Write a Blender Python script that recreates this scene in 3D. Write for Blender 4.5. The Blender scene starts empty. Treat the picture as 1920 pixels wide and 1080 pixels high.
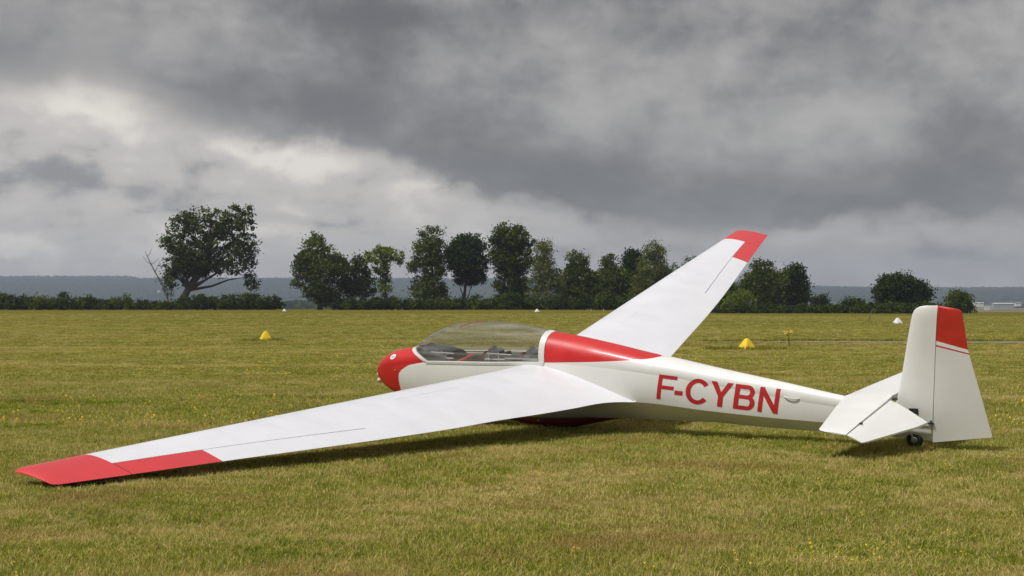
import bpy, math, random
import numpy as np
from mathutils import Vector, Matrix

sc = bpy.context.scene
col = sc.collection
F = 2709.9            # focal length in pixels of a 1920 wide frame
EYE = 1.75

# ------------------------------------------------------------------ camera
cd = bpy.data.cameras.new('camera')
cd.sensor_width = 36.0
cd.lens = 36.0 * F / 1920.0
cd.clip_start = 0.1
cd.clip_end = 30000
cam = bpy.data.objects.new('camera', cd)
col.objects.link(cam)
cam.location = (0, 0, EYE)
cam.rotation_euler = (math.radians(90 + 0.6343), 0, 0)
sc.camera = cam

# ------------------------------------------------------------------ render look
sc.render.engine = 'CYCLES'
sc.view_settings.view_transform = 'Standard'
sc.view_settings.look = 'None'
sc.view_settings.exposure = 1.12
sc.view_settings.gamma = 1.0
sc.view_settings.use_curve_mapping = False
sc.cycles.use_denoising = True
sc.cycles.max_bounces = 8
sc.cycles.transparent_max_bounces = 16
sc.cycles.volume_bounces = 0

# ------------------------------------------------------------------ sun
SUN = Vector((-0.50, -0.27, 1.0)).normalized()
sl = bpy.data.lights.new('sun', 'SUN')
sl.energy = 1.5
sl.angle = math.radians(7)
sl.color = (1.0, 0.975, 0.945)
so = bpy.data.objects.new('sun', sl)
col.objects.link(so)
so.rotation_euler = SUN.to_track_quat('Z', 'Y').to_euler()
so.location = (0, 0, 60)

# ------------------------------------------------------------------ node helpers
class NT:
    def __init__(s, tree): s.t = tree
    def new(s, typ, **kw):
        n = s.t.nodes.new(typ)
        for k, v in kw.items(): setattr(n, k, v)
        return n
    def put(s, sock, v):
        if v is None: return
        if isinstance(v, bpy.types.NodeSocket): s.t.links.new(v, sock)
        else: sock.default_value = v
    def m(s, op, a, b=None, c=None, clamp=False):
        n = s.new('ShaderNodeMath', operation=op, use_clamp=clamp)
        s.put(n.inputs[0], a); s.put(n.inputs[1], b)
        if c is not None: s.put(n.inputs[2], c)
        return n.outputs[0]
    def vm(s, op, a, b=None, scale=None):
        n = s.new('ShaderNodeVectorMath', operation=op)
        s.put(n.inputs[0], a); s.put(n.inputs[1], b)
        if scale is not None: s.put(n.inputs['Scale'], scale)
        return n.outputs[0]
    def noise(s, vec, scale, detail=4, rough=0.55, dist=0.0, out=0):
        n = s.new('ShaderNodeTexNoise')
        s.put(n.inputs['Vector'], vec); s.put(n.inputs['Scale'], scale)
        s.put(n.inputs['Detail'], detail); s.put(n.inputs['Roughness'], rough); s.put(n.inputs['Distortion'], dist)
        return n.outputs[out]
    def smooth(s, v, a, b, lo=0.0, hi=1.0):
        n = s.new('ShaderNodeMapRange', interpolation_type='SMOOTHSTEP')
        s.put(n.inputs[0], v); s.put(n.inputs[1], a); s.put(n.inputs[2], b); s.put(n.inputs[3], lo); s.put(n.inputs[4], hi)
        return n.outputs[0]
    def mix(s, f, a, b):
        n = s.new('ShaderNodeMix', data_type='RGBA')
        s.put(n.inputs['Factor'], f); s.put(n.inputs[6], a); s.put(n.inputs[7], b)
        return n.outputs[2]
    def ramp(s, f, stops, interp='LINEAR'):
        n = s.new('ShaderNodeValToRGB')
        n.color_ramp.interpolation = interp
        el = n.color_ramp.elements
        while len(el) < len(stops): el.new(0.5)
        for e, (p, c) in zip(el, stops): e.position = p; e.color = c if len(c) == 4 else (*c, 1)
        s.put(n.inputs[0], f)
        return n.outputs[0]
    def curve(s, f, pts):
        n = s.new('ShaderNodeFloatCurve')
        c = n.mapping.curves[0]
        while len(c.points) < len(pts): c.points.new(0.5, 0.5)
        for p, (x, y) in zip(c.points, pts): p.location = (x, y)
        n.mapping.update()
        s.put(n.inputs['Value'], f)
        return n.outputs[0]
    def sep(s, v):
        n = s.new('ShaderNodeSeparateXYZ'); s.put(n.inputs[0], v); return n.outputs
    def comb(s, x, y, z):
        n = s.new('ShaderNodeCombineXYZ'); s.put(n.inputs[0], x); s.put(n.inputs[1], y); s.put(n.inputs[2], z); return n.outputs[0]

def srgb(r, g, b):
    f = lambda c: (c / 255 / 12.92) if c / 255 <= 0.04045 else ((c / 255 + 0.055) / 1.055) ** 2.4
    return (f(r), f(g), f(b), 1.0)

# ------------------------------------------------------------------ world: storm cloud over a thin daylight sky
w = bpy.data.worlds.new('World'); sc.world = w; w.use_nodes = True
w.node_tree.nodes.clear()
N = NT(w.node_tree)
EXPO = 2 ** sc.view_settings.exposure
def lum(r, g, b):                       # display colour -> sky radiance before exposure, /0.1 for the background strength
    c = srgb(r, g, b); return tuple(v * k / EXPO / 0.1 for v, k in zip(c[:3], (1.05, 1.0, 0.915))) + (1.0,)
d = N.new('ShaderNodeTexCoord').outputs['Generated']
d = N.vm('NORMALIZE', d)
dx, dy, dz = N.sep(d)
az = N.m('ARCTAN2', dx, dy)                                   # 0 = north (the way the camera looks)
el = N.m('ARCSINE', dz)
nish = N.new('ShaderNodeTexSky', sky_type='NISHITA', sun_disc=False)
nish.sun_elevation = math.asin(SUN.z); nish.sun_rotation = math.atan2(SUN.x, SUN.y)
pz = N.m('ADD', N.m('MAXIMUM', dz, 0.0), 0.10)
pc = N.comb(N.m('DIVIDE', dx, pz), N.m('DIVIDE', dy, pz), 0.0)     # cloud layer seen in perspective
ps = N.comb(dx, dy, N.m('MULTIPLY', dz, 1.45))                       # billows
nA = N.noise(ps, 8.0, 7, 0.55, 0.15)
nB = N.noise(N.vm('ADD', pc, (3.1, 7.7, 0)), 0.55, 6, 0.55, 0.2)
nC = N.noise(N.vm('ADD', ps, (9.1, 2.2, 4.0)), 21.0, 6, 0.58, 0.15)
nD = N.noise(N.comb(dx, dy, N.m('MULTIPLY', dz, 3.6)), 8.0, 5, 0.55, 0.3)
# lower edge of the dark bank: elevation (rad*2) against azimuth
t = N.m('MULTIPLY_ADD', az, 0.5 / math.pi, 0.5)
def A(px): return 0.5 + math.atan((px - 960) / F) / (2 * math.pi)
def EL(py): return (570 - py) / F * 4.0
edge = N.curve(t, [(0, .50), (A(-700), .50), (A(-150), EL(200)), (A(40), EL(205)), (A(130), EL(165)), (A(260), EL(200)), (A(420), EL(250)), (A(640), EL(280)),
                   (A(830), EL(345)), (A(980), EL(395)), (A(1180), EL(430)), (A(1500), EL(440)), (A(1760), EL(425)), (A(2100), EL(400)), (A(2700), .33), (1, .50)])
edge = N.m('MULTIPLY', edge, 0.25)
wv = N.noise(ps, 9.0, 4, 0.55, 0.0, out=1)                          # slow warp so that no edge is straight
wr, wg_, wb = N.sep(wv)
azw = N.m('ADD', az, N.m('MULTIPLY', N.m('SUBTRACT', wr, 0.5), 0.11))
elw = N.m('ADD', el, N.m('MULTIPLY', N.m('SUBTRACT', wg_, 0.5), 0.055))
def lobe(px, py, rx, ry):                                           # one billow of the deck, by direction
    u = N.m('DIVIDE', N.m('SUBTRACT', azw, math.atan((px - 960) / F)), rx / F)
    v = N.m('DIVIDE', N.m('SUBTRACT', elw, (570 - py) / F), ry / F)
    return N.m('EXPONENT', N.m('MULTIPLY', N.m('ADD', N.m('MULTIPLY', u, u), N.m('MULTIPLY', v, v)), -1.0))
def lobes(lst):
    acc = None
    for q in lst:
        o = N.m('MULTIPLY', lobe(*q[:4]), q[4]); acc = o if acc is None else N.m('ADD', acc, o)
    return acc
h1 = N.m('SUBTRACT', el, edge)
h1 = N.m('ADD', h1, N.m('MULTIPLY', N.m('SUBTRACT', nA, 0.5), 0.040))
h1 = N.m('ADD', h1, N.m('MULTIPLY', N.m('SUBTRACT', nC, 0.5), 0.050))
nE = N.noise(N.vm('ADD', ps, (5.0, 1.0, 2.0)), 38.0, 5, 0.6, 0.5)
h1 = N.m('ADD', h1, N.m('MULTIPLY', N.m('SUBTRACT', nE, 0.5), 0.022))
wleft = N.smooth(az, -0.10, -0.30)
bank = N.smooth(h1, N.m('MULTIPLY_ADD', wleft, -0.016, -0.010), N.m('MULTIPLY_ADD', wleft, 0.020, 0.013))
deep = N.smooth(h1, 0.0, 0.10)
tone = N.m('ADD', N.m('MULTIPLY', N.m('SUBTRACT', nA, 0.5), 1.35), N.m('MULTIPLY', N.m('SUBTRACT', nB, 0.5), 0.45))
tone = N.m('ADD', tone, N.m('MULTIPLY', N.m('SUBTRACT', nC, 0.5), 0.75))
tone = N.m('ADD', tone, N.m('MULTIPLY', N.m('SUBTRACT', nE, 0.5), 0.42))
tone = N.m('ADD', tone, lobes([(1180, 200, 190, 130, .42), (1640, 225, 110, 75, .34), (430, 100, 260, 45, .20), (60, 60, 260, 70, .16), (1850, 110, 120, 90, .15), (1020, 60, 90, 60, .16),
                               (560, 225, 260, 55, -.26), (720, 55, 200, 45, -.24), (1010, 170, 60, 90, -.14), (1560, 120, 170, 70, -.18), (1450, 380, 420, 55, -.26), (1790, 330, 130, 60, -.16), (960, 330, 260, 60, -.20)]))
dark = N.mix(N.smooth(tone, -0.45, 0.55), lum(97, 97, 100), lum(176, 176, 178))
dark = N.mix(deep, N.mix(0.45, dark, lum(112, 112, 115)), dark)
left = N.smooth(az, -0.05, 0.14, 0.0, 1.0)
pale = N.mix(left, lum(200, 198, 199), lum(178, 178, 180))
ptone = N.m('ADD', N.m('MULTIPLY', N.m('SUBTRACT', nD, 0.5), 1.2), N.m('MULTIPLY', N.m('SUBTRACT', nC, 0.5), 1.5))
ptone = N.m('ADD', ptone, N.m('MULTIPLY', N.m('SUBTRACT', nE, 0.5), 0.5))
ptone = N.m('ADD', ptone, lobes([(150, 365, 260, 34, -.46), (20, 450, 60, 18, -.35), (560, 405, 130, 9, -.28), (300, 395, 120, 10, -.2), (520, 335, 200, 14, -.12),
                                 (130, 225, 130, 50, .55), (530, 300, 140, 34, .75), (840, 362, 100, 16, .45), (150, 470, 300, 40, .16), (1500, 470, 500, 16, -.25), (1440, 425, 80, 14, .25)]))
pale = N.mix(N.smooth(ptone, 0.0, 0.50), pale, N.mix(left, lum(236, 233, 231), lum(202, 202, 202)))
pale = N.mix(N.smooth(ptone, 0.0, -0.60), pale, lum(140, 140, 144))
cloud = N.mix(bank, pale, dark)
high = N.smooth(el, 0.30, 1.0)                                  # overhead the deck thins out
cloud = N.mix(high, cloud, N.mix(nB, lum(150, 151, 156), lum(205, 206, 210)))
mixed = N.mix(0.97, nish.outputs[0], cloud)
bg = N.new('ShaderNodeBackground'); bg.inputs['Strength'].default_value = 0.1
N.t.links.new(mixed, bg.inputs[0])
N.t.links.new(bg.outputs[0], N.new('ShaderNodeOutputWorld').inputs[0])

# ------------------------------------------------------------------ object helpers
def link(name, mesh, parent=None, mat=None):
    o = bpy.data.objects.new(name, mesh); col.objects.link(o)
    if mat is not None:
        for mm in (mat if isinstance(mat, (list, tuple)) else [mat]): mesh.materials.append(mm)
    if parent is not None: o.parent = parent
    return o
def tag(o, label, cat=None, group=None, kind=None):
    o['label'] = label
    if cat: o['category'] = cat
    if group: o['group'] = group
    if kind: o['kind'] = kind
    return o
def empty(name, loc, rz=0.0):
    o = bpy.data.objects.new(name, None); col.objects.link(o)
    o.location = loc; o.rotation_euler = (0, 0, rz); o.empty_display_size = 0.3
    return o
class MB:
    def __init__(s): s.v = []; s.f = []
    def add(s, v, f):
        b = len(s.v); s.v += [tuple(p) for p in v]; s.f += [tuple(i + b for i in q) for q in f]; return s
    def grid(s, rows, close=False):
        n = len(rows[0]); v = [p for r in rows for p in r]; f = []
        for i in range(len(rows) - 1):
            for j in range(n if close else n - 1):
                k = (j + 1) % n
                f.append((i * n + j, i * n + k, (i + 1) * n + k, (i + 1) * n + j))
        return s.add(v, f)
    def loft(s, loops, caps=True):
        s.grid(loops, True)
        if caps:
            n = len(loops[0]); b = len(s.v) - n * len(loops)
            s.f.append(tuple(b + i for i in range(n))[::-1]); s.f.append(tuple(b + n * (len(loops) - 1) + i for i in range(n)))
        return s
    def tube(s, pts, rad, seg=8, caps=True):
        pts = [Vector(p) for p in pts]; loops = []
        if not hasattr(rad, '__len__'): rad = [rad] * len(pts)
        ref = None
        for i, p in enumerate(pts):
            t = (pts[min(i + 1, len(pts) - 1)] - pts[max(i - 1, 0)]).normalized()
            a = ref if ref is not None else (Vector((0, 0, 1)) if abs(t.z) < .9 else Vector((1, 0, 0)))
            u = t.cross(a)
            if u.length < 1e-4: u = t.cross(Vector((0.3, 1, 0.2)))
            u.normalize(); v = t.cross(u).normalized(); ref = v.cross(t) if False else a
            loops.append([p + (u * math.cos(q) + v * math.sin(q)) * rad[i] for q in [2 * math.pi * k / seg for k in range(seg)]])
        return s.loft(loops, caps)
    def box(s, c, h, rot=None):
        v = []
        for k in range(8):
            p = Vector((h[0] * (1 if k & 1 else -1), h[1] * (1 if k & 2 else -1), h[2] * (1 if k & 4 else -1)))
            if rot is not None: p = rot @ p
            v.append(p + Vector(c))
        return s.add(v, [(0, 2, 3, 1), (4, 5, 7, 6), (0, 1, 5, 4), (2, 6, 7, 3), (0, 4, 6, 2), (1, 3, 7, 5)])
    def mesh(s, name, smooth=None):
        me = bpy.data.meshes.new(name); me.from_pydata(s.v, [], s.f); me.update()
        if smooth is not None: finish(me, smooth)
        return me
    def build(s, name, mat, parent=None, smooth=30, fix=True):
        me = s.mesh(name)
        if fix:
            import bmesh
            bm = bmesh.new(); bm.from_mesh(me); bmesh.ops.remove_doubles(bm, verts=bm.verts, dist=1e-5)
            bmesh.ops.recalc_face_normals(bm, faces=bm.faces); bm.to_mesh(me); bm.free()
        if smooth: finish(me, smooth)
        return link(name, me, parent, mat)
def finish(me, ang):
    me.polygons.foreach_set('use_smooth', [True] * len(me.polygons))
    me.set_sharp_from_angle(angle=math.radians(ang))
def pchip(tab):
    tab = sorted(tab); X = np.array([p[0] for p in tab], float); Y = np.array([p[1] for p in tab], float)
    h = np.diff(X); dl = np.diff(Y) / h; m = np.zeros(len(X)); m[0] = dl[0]; m[-1] = dl[-1]
    for i in range(1, len(X) - 1):
        if dl[i - 1] * dl[i] > 0:
            w1 = 2 * h[i] + h[i - 1]; w2 = h[i] + 2 * h[i - 1]; m[i] = (w1 + w2) / (w1 / dl[i - 1] + w2 / dl[i])
    def f(x):
        x = min(max(x, X[0]), X[-1]); i = min(max(int(np.searchsorted(X, x) - 1), 0), len(h) - 1)
        t = (x - X[i]) / h[i]; t2 = t * t; t3 = t2 * t
        return float((2 * t3 - 3 * t2 + 1) * Y[i] + (t3 - 2 * t2 + t) * h[i] * m[i] + (-2 * t3 + 3 * t2) * Y[i + 1] + (t3 - t2) * h[i] * m[i + 1])
    return f

# ------------------------------------------------------------------ materials
def mat(name):
    m = bpy.data.materials.new(name); m.use_nodes = True; m.node_tree.nodes.clear()
    n = NT(m.node_tree); out = n.new('ShaderNodeOutputMaterial')
    return m, n, out
def paint(name, c, rough=0.32, coat=0.4, var=0.06, metal=0.0, bump=0.0, ribs=False, scale=2.2):
    m, n, out = mat(name)
    b = n.new('ShaderNodeBsdfPrincipled'); tc = n.new('ShaderNodeTexCoord').outputs['Object']
    k = n.noise(tc, scale, 5, 0.6)
    k2 = n.noise(tc, 34.0, 3, 0.6)
    f = n.m('ADD', n.m('MULTIPLY', k, 0.75), n.m('MULTIPLY', k2, 0.25))
    hi = tuple(min(1, v * (1 + var)) for v in c[:3]) + (1,); lo = tuple(v * (1 - var) for v in c[:3]) + (1,)
    n.put(b.inputs['Base Color'], n.mix(n.smooth(f, 0.3, 0.7), lo, hi))
    n.put(b.inputs['Roughness'], n.smooth(k, 0.25, 0.75, rough * 0.85, rough * 1.25))
    b.inputs['Metallic'].default_value = metal
    b.inputs['Coat Weight'].default_value = coat; b.inputs['Coat Roughness'].default_value = 0.12
    if bump or ribs:
        hgt = n.m('MULTIPLY', k2, 0.3)
        if ribs:                                             # fabric drawn over ribs along the span
            x, y, z = n.sep(tc)
            rib = n.m('ABSOLUTE', n.m('SINE', n.m('MULTIPLY', y, math.pi / 0.31)))
            hgt = n.m('ADD', hgt, n.m('MULTIPLY', n.m('POWER', rib, 0.5), 1.0))
            hgt = n.m('ADD', hgt, n.m('MULTIPLY', n.noise(n.vm('MULTIPLY', tc, (2.0, 0.7, 1.0)), 2.0, 3), 1.5))
        bp = n.new('ShaderNodeBump'); bp.inputs['Strength'].default_value = bump or 0.25; bp.inputs['Distance'].default_value = 0.004 if ribs else 0.004
        n.put(bp.inputs['Height'], hgt); n.t.links.new(bp.outputs[0], b.inputs['Normal'])
    n.t.links.new(b.outputs[0], out.inputs[0])
    return m
CREAM = paint('cream paint', (0.79, 0.78, 0.745), 0.38, 0.35, 0.035)
WHITE = paint('wing white', (0.738, 0.743, 0.775), 0.42, 0.3, 0.025, ribs=True, bump=0.45)
TAILW = paint('tail white', (0.79, 0.785, 0.76), 0.42, 0.3, 0.025)
RED = paint('red paint', (0.58, 0.016, 0.014), 0.42, 0.12, 0.08)
REDW = paint('wing red', (0.62, 0.034, 0.040), 0.42, 0.25, 0.07, ribs=True, bump=0.2)
RUDR = paint('rudder red', (0.57, 0.03, 0.018), 0.40, 0.3, 0.10, scale=5)
LETR = paint('letter red', (0.52, 0.018, 0.022), 0.45, 0.1, 0.06)
STRIPE = paint('stripe white', (0.86, 0.84, 0.83), 0.4, 0.2, 0.02)
BLACK = paint('black rubber', (0.018, 0.018, 0.019), 0.75, 0.0, 0.3)
DARK = paint('dark trim', (0.03, 0.03, 0.033), 0.6, 0.1, 0.3)
COWL = paint('cowl leather', (0.018, 0.020, 0.024), 0.55, 0.15, 0.2)
METAL = paint('grey metal', (0.55, 0.55, 0.56), 0.35, 0.0, 0.1, metal=0.9)
SEAT = paint('grey seat fabric', (0.10, 0.10, 0.106), 0.85, 0.0, 0.2, bump=0.3)
BELT = paint('red harness', (0.55, 0.02, 0.03), 0.8, 0.0, 0.15)
ROD = paint('pale rod', (0.62, 0.62, 0.60), 0.4, 0.2, 0.05)
YELLOW = paint('marker yellow', (0.82, 0.57, 0.012), 0.5, 0.15, 0.12, scale=6)
MWHITE = paint('marker white', (0.78, 0.78, 0.76), 0.55, 0.1, 0.12, scale=6)

def glass():
    m, n, out = mat('canopy perspex')
    tr = n.new('ShaderNodeBsdfTransparent'); tr.inputs[0].default_value = (0.90, 0.90, 0.885, 1)
    gl = n.new('ShaderNodeBsdfGlossy'); gl.inputs['Roughness'].default_value = 0.03
    df = n.new('ShaderNodeBsdfDiffuse'); df.inputs[0].default_value = (0.80, 0.785, 0.73, 1)
    tc = n.new('ShaderNodeTexCoord').outputs['Object']
    st = n.noise(n.vm('MULTIPLY', tc, (0.16, 2.2, 6.5)), 2.4, 3, 0.5, 0.3)      # pale streaky film painted in for bright sky reflections
    mx = n.new('ShaderNodeMixShader'); n.put(mx.inputs[0], n.smooth(st, 0.34, 0.72, 0.035, 0.22))
    n.t.links.new(tr.outputs[0], mx.inputs[1]); n.t.links.new(df.outputs[0], mx.inputs[2])
    fr = n.new('ShaderNodeFresnel'); bk = n.new('ShaderNodeNewGeometry').outputs['Backfacing']; n.put(fr.inputs[0], n.m('ADD', n.m('MULTIPLY', bk, 1 / 1.49 - 1.49), 1.49))
    m2 = n.new('ShaderNodeMixShader'); n.put(m2.inputs[0], n.m('MULTIPLY', fr.outputs[0], 1.25, clamp=True))
    n.t.links.new(mx.outputs[0], m2.inputs[1]); n.t.links.new(gl.outputs[0], m2.inputs[2])
    n.t.links.new(m2.outputs[0], out.inputs[0])
    return m
GLASS = glass()

def turf(n, pos):
    """patchy colour of the field, shared by soil and blades"""
    x, y, z = n.sep(pos)
    p2 = n.comb(x, y, 0.0)
    a = n.noise(p2, 0.55, 5, 0.62, 0.6)
    b = n.noise(n.comb(n.m('MULTIPLY', x, 0.10), n.m('MULTIPLY', y, 0.45), 0.0), 0.5, 4, 0.6, 0.3)   # mown swaths
    c = n.noise(n.comb(n.m('MULTIPLY', x, 0.35), y, 3.0), 0.09, 4, 0.6, 0.4)
    e = n.noise(p2, 3.2, 4, 0.65, 0.2)
    f = n.m('ADD', n.m('ADD', n.m('MULTIPLY', a, 0.36), n.m('MULTIPLY', b, 0.22)), n.m('ADD', n.m('MULTIPLY', c, 0.16), n.m('MULTIPLY', e, 0.32)))
    return n.m('SUBTRACT', f, 0.03)
def browns(n, pos, c, col_):
    p = n.vm('MULTIPLY', pos, (0.55, 1.0, 0.0))
    k = n.m('MULTIPLY', n.smooth(n.noise(p, 0.75, 5, 0.68, 0.4), 0.53, 0.66), 0.7)
    return n.mix(k, c, col_)
def ground_mat():
    m, n, out = mat('mown field')
    g = n.new('ShaderNodeNewGeometry').outputs['Position']
    f = turf(n, g)
    fine = n.noise(g, 26.0, 5, 0.7)
    cgr = n.ramp(f, [(0.38, (0.070, 0.088, 0.011)), (0.45, (0.120, 0.122, 0.016)), (0.52, (0.178, 0.150, 0.023)), (0.60, (0.27, 0.20, 0.055))])  # tones lowered to stand in for blade self-shadow missing far off
    cgr = browns(n, g, cgr, (0.20, 0.135, 0.035, 1))
    cgr = n.mix(n.smooth(fine, 0.35, 0.65), n.mix(0.4, cgr, (0.06, 0.062, 0.014, 1)), cgr)
    mid_ = n.noise(n.vm('MULTIPLY', g, (1.0, 0.6, 1.0)), 2.4, 5, 0.75, 0.3)
    cgr = n.mix(n.smooth(mid_, 0.32, 0.52, 0.65, 0.0), cgr, (0.055, 0.068, 0.012, 1))
    cgr = n.mix(n.smooth(mid_, 0.55, 0.70, 0.0, 0.6), cgr, (0.36, 0.30, 0.07, 1))
    bd = n.new('ShaderNodeBsdfDiffuse'); n.put(bd.inputs[0], cgr)
    bp = n.new('ShaderNodeBump'); bp.inputs['Strength'].default_value = 0.6; bp.inputs['Distance'].default_value = 0.03
    n.put(bp.inputs['Height'], fine); n.t.links.new(bp.outputs[0], bd.inputs['Normal'])
    n.t.links.new(bd.outputs[0], out.inputs[0]); return m
GROUND = ground_mat()
def blade_mat(name, g1, g2, straw, brown=(0.40, 0.28, 0.10, 1)):
    m, n, out = mat(name)
    g = n.new('ShaderNodeNewGeometry').outputs['Position']
    f = turf(n, g)
    at = n.new('ShaderNodeAttribute', attribute_name='tint').outputs['Fac']
    c = n.mix(at, g1, g2)
    dry = n.m('ADD', n.smooth(f, 0.47, 0.64), n.smooth(at, 0.62, 0.92, 0.0, 0.9), clamp=True)
    c = n.mix(n.m('MULTIPLY', dry, 0.85), c, straw)
    c = browns(n, g, c, brown)
    bd = n.new('ShaderNodeBsdfDiffuse'); n.put(bd.inputs[0], c)
    bt = n.new('ShaderNodeBsdfTranslucent'); n.put(bt.inputs[0], c)
    mx = n.new('ShaderNodeMixShader'); mx.inputs[0].default_value = 0.3
    n.t.links.new(bd.outputs[0], mx.inputs[1]); n.t.links.new(bt.outputs[0], mx.inputs[2]); n.t.links.new(mx.outputs[0], out.inputs[0]); return m
BLADE = blade_mat('grass blades', (0.14, 0.205, 0.018, 1), (0.42, 0.42, 0.05, 1), (0.74, 0.58, 0.26, 1))
TALLB = blade_mat('rank grass', (0.13, 0.18, 0.02, 1), (0.27, 0.30, 0.04, 1), (0.40, 0.34, 0.11, 1))

def leaf_mat(name, c1, c2, trans=0.25):
    m, n, out = mat(name)
    at = n.new('ShaderNodeAttribute', attribute_name='tint').outputs['Fac']
    c = n.mix(at, c1, c2)
    bd = n.new('ShaderNodeBsdfDiffuse'); n.put(bd.inputs[0], c)
    bt = n.new('ShaderNodeBsdfTranslucent'); n.put(bt.inputs[0], c)
    mx = n.new('ShaderNodeMixShader'); mx.inputs[0].default_value = trans
    n.t.links.new(bd.outputs[0], mx.inputs[1]); n.t.links.new(bt.outputs[0], mx.inputs[2]); n.t.links.new(mx.outputs[0], out.inputs[0]); return m
L_OAK = leaf_mat('oak leaves', (0.024, 0.042, 0.006, 1), (0.120, 0.145, 0.022, 1))
L_MID = leaf_mat('field maple leaves', (0.034, 0.062, 0.008, 1), (0.155, 0.190, 0.030, 1))
L_PALE = leaf_mat('birch leaves', (0.065, 0.095, 0.016, 1), (0.24, 0.25, 0.055, 1), 0.35)
L_DARK = leaf_mat('dark leaves', (0.016, 0.034, 0.007, 1), (0.065, 0.090, 0.020, 1), 0.15)
L_LIME = leaf_mat('lime leaves', (0.08, 0.12, 0.012, 1), (0.24, 0.29, 0.04, 1), 0.3)
L_HEDGE = leaf_mat('hedge leaves', (0.024, 0.046, 0.008, 1), (0.095, 0.125, 0.026, 1), 0.2)
BARK = paint('bark', (0.075, 0.062, 0.048), 0.9, 0.0, 0.35, bump=0.5)
BIRCHB = paint('birch bark', (0.42, 0.40, 0.37), 0.8, 0.0, 0.3)
DEADB = paint('dead wood', (0.17, 0.15, 0.13), 0.9, 0.0, 0.3)

# ------------------------------------------------------------------ terrain
def sm(a, b, x): t = np.clip((x - a) / (b - a), 0, 1); return t * t * (3 - 2 * t)
def vnoise(x, y, s, seed):
    x = x / s; y = y / s; xi = np.floor(x); yi = np.floor(y); u = x - xi; v = y - yi
    u = u * u * (3 - 2 * u); v = v * v * (3 - 2 * v)
    def hsh(a, b):
        q = np.sin(a * 127.1 + b * 311.7 + seed * 74.7) * 43758.5453; return q - np.floor(q)
    return (hsh(xi, yi) * (1 - u) + hsh(xi + 1, yi) * u) * (1 - v) + (hsh(xi, yi + 1) * (1 - u) + hsh(xi + 1, yi + 1) * u) * v
def height(x, y):
    x = np.asarray(x, float); y = np.asarray(y, float)
    rise = sm(70, 285, y) * (0.62 - 0.17 * sm(-60, 0, -np.abs(x + 30) + 40) * 0 - 0.58 * sm(14, 42, x)) - 0.15 * sm(-40, -110, x) * 0
    near = rise + 0.035 * (vnoise(x, y, 7.0, 1) - .5) * sm(22, 40, y) + 0.05 * (vnoise(x, y, 31.0, 2) - .5) * sm(30, 60, y)
    drop = -9.5 * sm(310, 640, y)
    plate = near * (1 - sm(310, 640, y)) + drop
    # hills beyond the valley
    ridge = 95 - 36 * sm(300, 1500, x) + 6 * (vnoise(x, y, 900., 4) - .5)
    hill = (ridge + 9.5) * sm(3700, 6300, y) ** 0.8 + 10 * sm(1500, 3600, y) * sm(0.3, 0.7, vnoise(x, y, 700., 6)) * 0.5
    far = plate + hill + 3 * (vnoise(x, y, 260., 5) - .5) * sm(900, 2000, y)
    side = -9.5 * sm(180, 420, np.abs(x)) * (1 - sm(310, 640, y)) * 0
    return far + side
def px2g(px, py):
    """ground point seen at a picture position"""
    a = (px - 960) / F; b = (570 - py) / F; lo = 5.0
    for k in range(4000):
        yy = 5.0 * 1.002 ** k
        if EYE + b * yy <= height(a * yy, yy): break
    return Vector((a * yy, yy, float(height(a * yy, yy))))
def axis(lim, d0, g):
    v = [0.0]; s = d0
    while v[-1] < lim: v.append(v[-1] + s); s *= g
    v[-1] = lim; return v
xs = axis(7000, 1.2, 1.07); xs = [-q for q in xs[:0:-1]] + xs
yp = axis(7000, 1.0, 1.028); yn = axis(7000, 4, 1.25); ys = [-q for q in yn[:0:-1]] + yp
isplit = next(i for i, q in enumerate(ys) if q > 620)
def sheet(name, ysl, material, label):
    X, Y = np.meshgrid(np.array(xs), np.array(ysl)); Z = height(X, Y)
    nx = len(xs); co = np.stack([X, Y, Z], -1).reshape(-1, 3)
    fc = [(j * nx + i, j * nx + i + 1, (j + 1) * nx + i + 1, (j + 1) * nx + i) for j in range(len(ysl) - 1) for i in range(nx - 1)]
    me = bpy.data.meshes.new(name); me.from_pydata(co.tolist(), [], fc); me.polygons.foreach_set('use_smooth', [True] * len(fc)); me.update()
    o = link(name, me, None, material); tag(o, label, kind='structure'); return o
sheet('ground', ys[:isplit + 1], GROUND, 'wide mown grass airfield of patchy green and straw turf')
def hill_mat():
    m, n, out = mat('far valley and wooded slopes')
    g = n.new('ShaderNodeNewGeometry').outputs['Position']
    x, y, z = n.sep(g)
    q = n.comb(n.m('MULTIPLY', x, 0.0011), n.m('MULTIPLY', y, 0.0016), 0.0)
    vo = n.new('ShaderNodeTexVoronoi'); vo.inputs['Scale'].default_value = 1.6; n.put(vo.inputs['Vector'], q)
    r = n.sep(vo.outputs['Color'])[0]
    fld = n.ramp(r, [(0.0, (0.11, 0.13, 0.04)), (0.35, (0.16, 0.16, 0.06)), (0.55, (0.24, 0.17, 0.12)), (0.8, (0.20, 0.19, 0.10))], 'CONSTANT')
    wd = n.mix(n.noise(g, 0.02, 5, 0.7), (0.014, 0.026, 0.010, 1), (0.055, 0.072, 0.028, 1))
    wood = n.smooth(n.m('ADD', n.smooth(y, 3600, 5200), n.m('MULTIPLY', n.noise(q, 3.0, 4), 0.8)), 0.55, 0.62)
    c = n.mix(wood, fld, wd)
    c = n.mix(n.m('MULTIPLY', n.smooth(y, 2700, 2300), n.smooth(n.m('DIVIDE', x, y), 0.27, 0.30)), c, (0.20, 0.135, 0.10, 1))
    c = n.mix(n.smooth(y, 640, 1100), (0.15, 0.15, 0.04, 1), c)
    bd = n.new('ShaderNodeBsdfDiffuse'); n.put(bd.inputs[0], c); n.t.links.new(bd.outputs[0], out.inputs[0]); return m
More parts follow.
